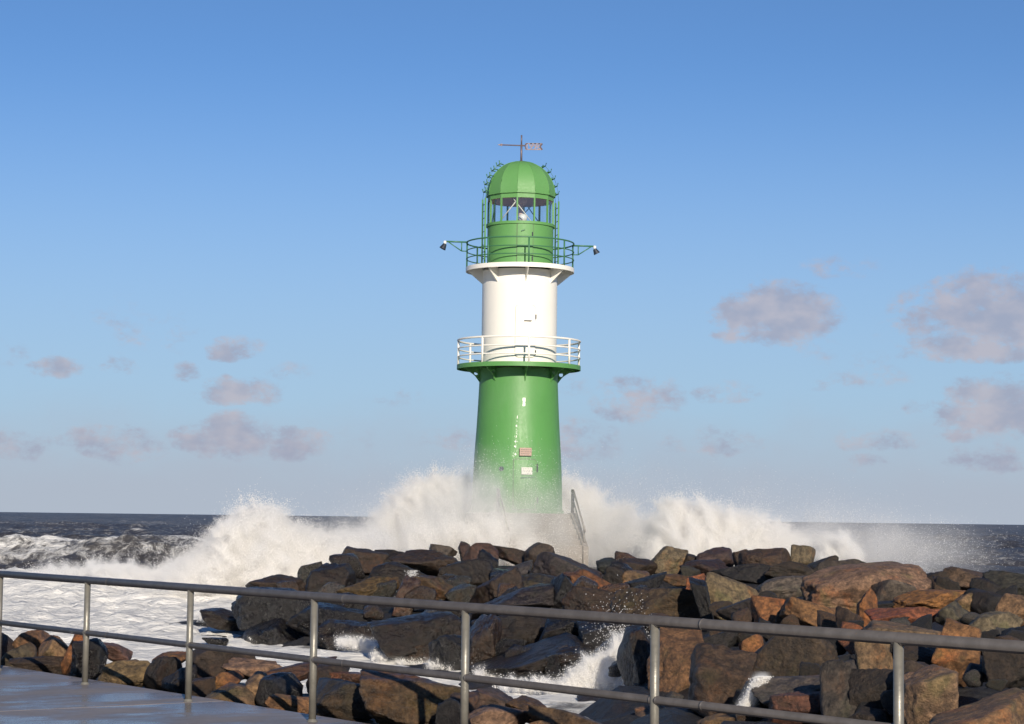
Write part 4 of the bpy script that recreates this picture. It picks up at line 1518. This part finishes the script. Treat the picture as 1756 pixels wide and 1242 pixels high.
def drops(name, pts, rad, label, cat='spray', vox=0.07, soft=1, share=0.55, gain=0.9, wisp=0.75, keep0=0.13):
    """drops near the ragged edge stay single spheres; the rest of the water is a cloud of finer spray"""
    pts = np.asarray(pts, float)
    rad = np.asarray(rad, float)
    lo = np.percentile(pts, 0.3, 0) - 3 * vox
    hi = np.percentile(pts, 99.7, 0) + 3 * vox
    lo[2] = max(lo[2], SEA_Z - 0.1)
    res = np.maximum(4, np.ceil((hi - lo) / vox).astype(int) + 1)
    hi = lo + (res - 1) * vox
    ijk = np.round((pts - lo) / vox).astype(int)
    ins = ((ijk >= 0) & (ijk < res)).all(1)
    lin = (ijk[:, 0] * res[1] + ijk[:, 1]) * res[2] + ijk[:, 2]
    dens = np.bincount(lin[ins], np.pi * rad[ins] ** 2, int(res.prod())) / vox ** 3
    dens = blur(dens.reshape(res), soft)
    gx_, gy_, gz_ = np.meshgrid(*[lo[k] + np.arange(res[k]) * vox for k in range(3)], indexing='ij')
    lat = np.stack([gx_.ravel(), gy_.ravel(), gz_.ravel()], 1)
    nz = fbm(lat * np.array([2.2, 2.2, 1.6]), 5, 41, 0.72)
    cloud = dens.ravel() * np.clip(1 + wisp * 2.2 * nz, 0.05, None) * share * gain
    for k, ax in enumerate((gx_, gy_, gz_)):             # nothing on the lattice's own border
        e = np.minimum(ax - lo[k], hi[k] - ax).ravel() / (3 * vox)
        if k < 2:
            cloud = cloud * np.clip(e, 0, 1)
        else:
            cloud = cloud * np.clip((hi[2] - ax).ravel() / (3 * vox), 0, 1)
    here = np.zeros(len(pts))
    here[ins] = dens.ravel()[lin[ins]]
    pk = keep0 + (1 - share) * 1.5 * np.exp(-here / 1.2)
    kp = rng.uniform(size=len(pts)) < pk
    pts, rad = pts[kp], rad[kp] * 1.15
    n = len(pts)
    me = bpy.data.meshes.new(name)
    allp = np.concatenate([pts, lat])
    me.vertices.add(len(allp))
    me.vertices.foreach_set('co', allp.astype(np.float32).ravel())
    a = me.attributes.new('radius_m', 'FLOAT', 'POINT')
    a.data.foreach_set('value', np.concatenate([rad, np.zeros(len(lat))]).astype(np.float32))
    a = me.attributes.new('cloud', 'FLOAT', 'POINT')
    a.data.foreach_set('value', np.concatenate([np.zeros(n), cloud]).astype(np.float32))
    me.materials.append(M_SPRAY)
    me.materials.append(M_CLOUD)
    o = link(bpy.data.objects.new(name, me))
    md = o.modifiers.new('spray', 'NODES')
    md.node_group = spray_tree(n, lo.tolist(), hi.tolist(), res.tolist())
    tag(o, label, cat, None, 'stuff')
    return o


CR = np.array(CAMR)


def at_np(px, py, Y):
    v = np.stack([(px - PW / 2) / FPX, -(py - PH / 2) / FPX, -np.ones_like(px)], 1) @ CR.T
    return np.array([0, 0, EYE]) + v * (Y / v[:, 1])[:, None]


def plume(r, top, base, Y, thick, n_puff, tau, puff=(0.10, 0.45), rad=(0.0035, 0.009), power=0.75, jag=0.16, up=1.0, fringe=0.25):
    """clouds of drops thrown up between a base line and a ragged top line (photo pixels at distance Y)"""
    tx, ty = np.array(top, float).T
    bx, by = np.array(base, float).T
    s = FPX / Y
    # columns drawn in proportion to their height
    gx = np.linspace(tx[0], tx[-1], 600)
    hgt = np.clip(np.interp(gx, bx, by) - np.interp(gx, tx, ty), 2, None)
    cdf = np.cumsum(hgt)
    cdf /= cdf[-1]
    px = np.interp(r.uniform(size=n_puff), cdf, gx)
    seed = int(r.integers(1e6))
    H = np.interp(px, bx, by) - np.interp(px, tx, ty)
    rag = fbm(np.stack([px * 0.045, 0 * px, 0 * px], 1), 4, seed, 0.7)
    H = H * (1 + jag * 1.6 * rag)
    u = r.uniform(size=n_puff) ** power
    H = np.maximum(H - 0.95 * (puff[0] + puff[1]) / 2 * s, 3)
    py = np.interp(px, bx, by) - H * u
    Yp = Y + r.normal(size=n_puff) * thick * (1 - 0.5 * u)
    c = at_np(px, py, Yp)
    R0 = r.uniform(puff[0], puff[1], n_puff) * (1.15 - 0.6 * u)
    area = np.pi * (R0 * 1.5) ** 2
    rmean = (rad[0] + rad[1]) / 2
    cnt = np.clip(area * tau / (np.pi * rmean ** 2) / 3, 6, 6000).astype(int)
    idx = np.repeat(np.arange(n_puff), cnt)
    N = len(idx)
    g = r.normal(size=(N, 3))
    g /= np.linalg.norm(g, axis=1)[:, None]
    rr2 = np.abs(r.normal(size=N)) * 0.75
    tail = r.uniform(size=N) < fringe
    rr2 = np.where(tail, rr2 * r.uniform(1.0, 2.6, N), rr2)
    off = g * rr2[:, None] * (R0 * (1 - 0.35 * u))[idx][:, None]
    # stretched along the direction of flight
    cxm = (tx[0] + tx[-1]) / 2
    side = (px - cxm) / max(1, (tx[-1] - tx[0]) / 2)
    fl = np.stack([side * 0.7 + r.normal(size=n_puff) * 0.75, r.normal(size=n_puff) * 0.3, np.full(n_puff, 1.0) * up], 1)
    fl /= np.linalg.norm(fl, axis=1)[:, None]
    al = r.normal(size=N) * R0[idx] * 0.7 * (0.4 + u[idx]) * (1 + 0.25 * u[idx] ** 2)
    pts = c[idx] + off + fl[idx] * al[:, None]
    rd = np.exp(r.uniform(np.log(rad[0]), np.log(rad[1]), N))
    ok = pts[:, 2] > SEA_Z - 0.1
    return pts[ok], rd[ok]


def mist(r, outline, Y, thick, n, rad=0.0036):
    """thin drifting spray: list of (px, py, sx, sy, weight) soft patches"""
    w = np.array([o[4] * o[2] * o[3] for o in outline], float)
    k = r.choice(len(outline), n, p=w / w.sum())
    o = np.array(outline, float)[k]
    px = o[:, 0] + r.normal(size=n) * o[:, 2]
    py = o[:, 1] + r.normal(size=n) * o[:, 3]
    p = at_np(px, py, Y + r.normal(size=n) * thick)
    f = fbm(p * np.array([0.8, 0.5, 0.8]), 4, 19)
    keep = r.uniform(size=n) < np.clip(0.6 + 1.1 * f, 0.05, 1)
    p = p[keep]
    return p, np.exp(r.uniform(np.log(rad * .7), np.log(rad * 1.5), len(p)))


def join(*a):
    return np.concatenate([x[0] for x in a]), np.concatenate([x[1] for x in a])


r = np.random.default_rng(21)
pA = plume(r, [(290, 985), (330, 956), (365, 932), (385, 915), (408, 882), (425, 876), (450, 888), (475, 884), (498, 896), (530, 914), (580, 922), (640, 926), (670, 945)],
           [(300, 1010), (420, 1000), (530, 985), (600, 960), (670, 950)], 67, 1.0, 1500, 2.4)
pA2 = plume(r, [(368, 905), (380, 892), (400, 890), (412, 905)], [(368, 918), (412, 920)], 66, .4, 60, 1.6, (0.08, 0.2))
drops('breaking_wave_spray', *join(pA, pA2), 'tall white splash bursting over the left end of the breakwater')
pB = plume(r, [(640, 900), (652, 882), (680, 858), (700, 840), (725, 824), (755, 818), (790, 818), (815, 830), (835, 860), (855, 880), (880, 905)],
           [(640, 950), (760, 950), (880, 955)], 79.6, 0.7, 1300, 2.0)
pB2 = plume(r, [(700, 900), (760, 892), (815, 892), (838, 872), (856, 890), (880, 920), (940, 940)], [(700, 955), (940, 958)], 73.0, 0.6, 300, 0.7)
drops('breaking_wave_spray', *join(pB, pB2), 'tall white splash bursting up left of the lighthouse foot')
pC = plume(r, [(955, 840), (975, 830), (1005, 832), (1022, 850), (1035, 880), (1060, 862), (1080, 855), (1090, 880), (1110, 905)],
           [(955, 955), (1110, 970)], 81, 0.8, 800, 1.5)
drops('breaking_wave_spray', *pC, 'white splash rising behind the stair rail right of the lighthouse')
pD = plume(r, [(1105, 930), (1130, 890), (1145, 864), (1165, 858), (1190, 860), (1215, 858), (1240, 870), (1265, 882), (1290, 880), (1320, 900), (1350, 915), (1385, 938)],
           [(1105, 970), (1250, 965), (1385, 965)], 74, 0.9, 1300, 2.2)
drops('breaking_wave_spray', *pD, 'broad white splash bursting above the crest right of the lighthouse')
pE = plume(r, [(1405, 935), (1420, 912), (1440, 908), (1455, 922), (1470, 945)], [(1405, 965), (1470, 970)], 72, 0.5, 200, 1.4, (0.1, 0.3))
drops('breaking_wave_spray', *pE, 'small white puff of spray above the right crest')
# the churned bore on the left, white and tumbling
pG = plume(r, [(40, 985), (90, 968), (150, 964), (230, 966), (300, 968), (350, 975), (420, 990)], [(40, 1010), (200, 1020), (420, 1050)], 71, 1.6, 900, 1.6, (0.08, 0.30), (0.0035, 0.009), 1.0)
drops('broken_wave_foam', *pG, 'tumbling white water of the broken wave on the left', 'wave')
# drifting mist
pm1 = mist(r, [(760, 900, 70, 35, 1.0), (850, 915, 40, 28, .7), (930, 925, 60, 26, 1.2), (965, 915, 28, 26, .8), (700, 930, 60, 25, .8), (835, 840, 34, 34, .55), (890, 862, 60, 38, .8), (930, 915, 60, 32, 1.0)], 73.8, 0.6, 400000, 0.006)
drops('sea_mist', *pm1, 'thin drifting mist veiling the foot of the lighthouse', 'mist', 0.14, 3, 0.93, 1.0, 0.5, 0.01)
pm2 = mist(r, [(1040, 925, 60, 35, 1.0), (1090, 880, 50, 35, .35), (1300, 930, 90, 35, 1.0), (1440, 940, 80, 32, 1.5), (1550, 950, 80, 26, 1.0), (1250, 850, 80, 25, .12), (560, 930, 60, 25, .6)], 76, 1.5, 380000, 0.006)
drops('sea_mist', *pm2, 'thin drifting mist over the sea right of the lighthouse', 'mist', 0.2, 3, 0.93, 1.0, 0.5, 0.01)
# the small splash in the inlet
pF = plume(r, [(960, 1172), (985, 1146), (1010, 1124), (1035, 1112), (1058, 1102), (1075, 1090), (1090, 1096), (1108, 1140)], [(960, 1188), (1108, 1192)], 34.6, 0.2, 700, 2.2, (0.03, 0.13), (0.0025, 0.007), 0.7, 0.35, 1.0, 0.4)
pF2 = plume(r, [(850, 1168), (900, 1160), (960, 1158), (1000, 1160), (1110, 1178)], [(850, 1180), (1110, 1196)], 34.8, 0.25, 420, 2.0, (0.02, 0.08), (0.0025, 0.007), 0.8, 0.5, 1.0, 0.4)
n = 800
px = 1066 + r.normal(size=n) * 26
py = 1098 - np.abs(r.normal(size=n)) * 26 + r.normal(size=n) * 14
pF3 = (at_np(px, py, 34.6 + r.normal(size=n) * .3), np.exp(r.uniform(np.log(.0025), np.log(.0065), n)))
drops('splash', *join(pF, pF2, pF3), 'small white splash spurting up in the inlet left of the fifth railing post', 'splash', 0.03, 1, 0.5, 1.0, 0.5, 0.3)
# foam creaming along the foot of the boulders
parts = []
for (xa, ya, xb, yb, dpt, nn) in ((425, 1100, 535, 1108, 47, 120), (580, 1100, 690, 1122, 43, 160), (640, 1128, 760, 1142, 41, 120), (735, 1140, 815, 1150, 39, 110), (815, 1155, 870, 1168, 37, 60), (340, 1058, 420, 1076, 53, 70)):
    parts.append(plume(r, [(xa, ya - 9), ((xa + xb) / 2, (ya + yb) / 2 - 12), (xb, yb - 7)], [(xa, ya + 4), (xb, yb + 4)], dpt, .25, nn * 2, 1.6, (0.015, 0.07), (0.003, 0.008), 1.0, 0.7, 1.0, 0.3))
drops('shore_foam', *join(*parts), 'white foam creaming along the foot of the boulders in the inlet', 'foam', 0.06, 1, 0.3, 1.0, 0.3, 0.5)
# white water running off boulders
parts = []
for (pts_, dpt, wpx, n) in (([(1308, 1160), (1298, 1180), (1288, 1200), (1276, 1216)], None, 8, 20000), ([(708, 978), (702, 1000), (692, 1020), (686, 1030)], None, 7, 2500)):
    a = np.array(pts_, float)
    t = r.uniform(0, len(a) - 1, n)
    i = np.minimum(t.astype(int), len(a) - 2)
    f = (t - i)[:, None]
    q = a[i] * (1 - f) + a[i + 1] * f
    q[:, 0] += r.normal(size=n) * wpx * 0.7
    dep = np.array([mound_depth(x, y + 22) for x, y in pts_]).mean() - 0.5
    parts.append((at_np(q[:, 0], q[:, 1], dep + r.normal(size=n) * .05), np.exp(r.uniform(np.log(.0028), np.log(.0065), n))))
drops('water_runoff', *join(*parts), 'white water running down between the dark boulders', 'water', 0.04, 1, 0.12, 1.0, 0.3, 0.8)
print('drops', *(len(o.data.vertices) for o in bpy.data.objects if o.get('kind') == 'stuff'))
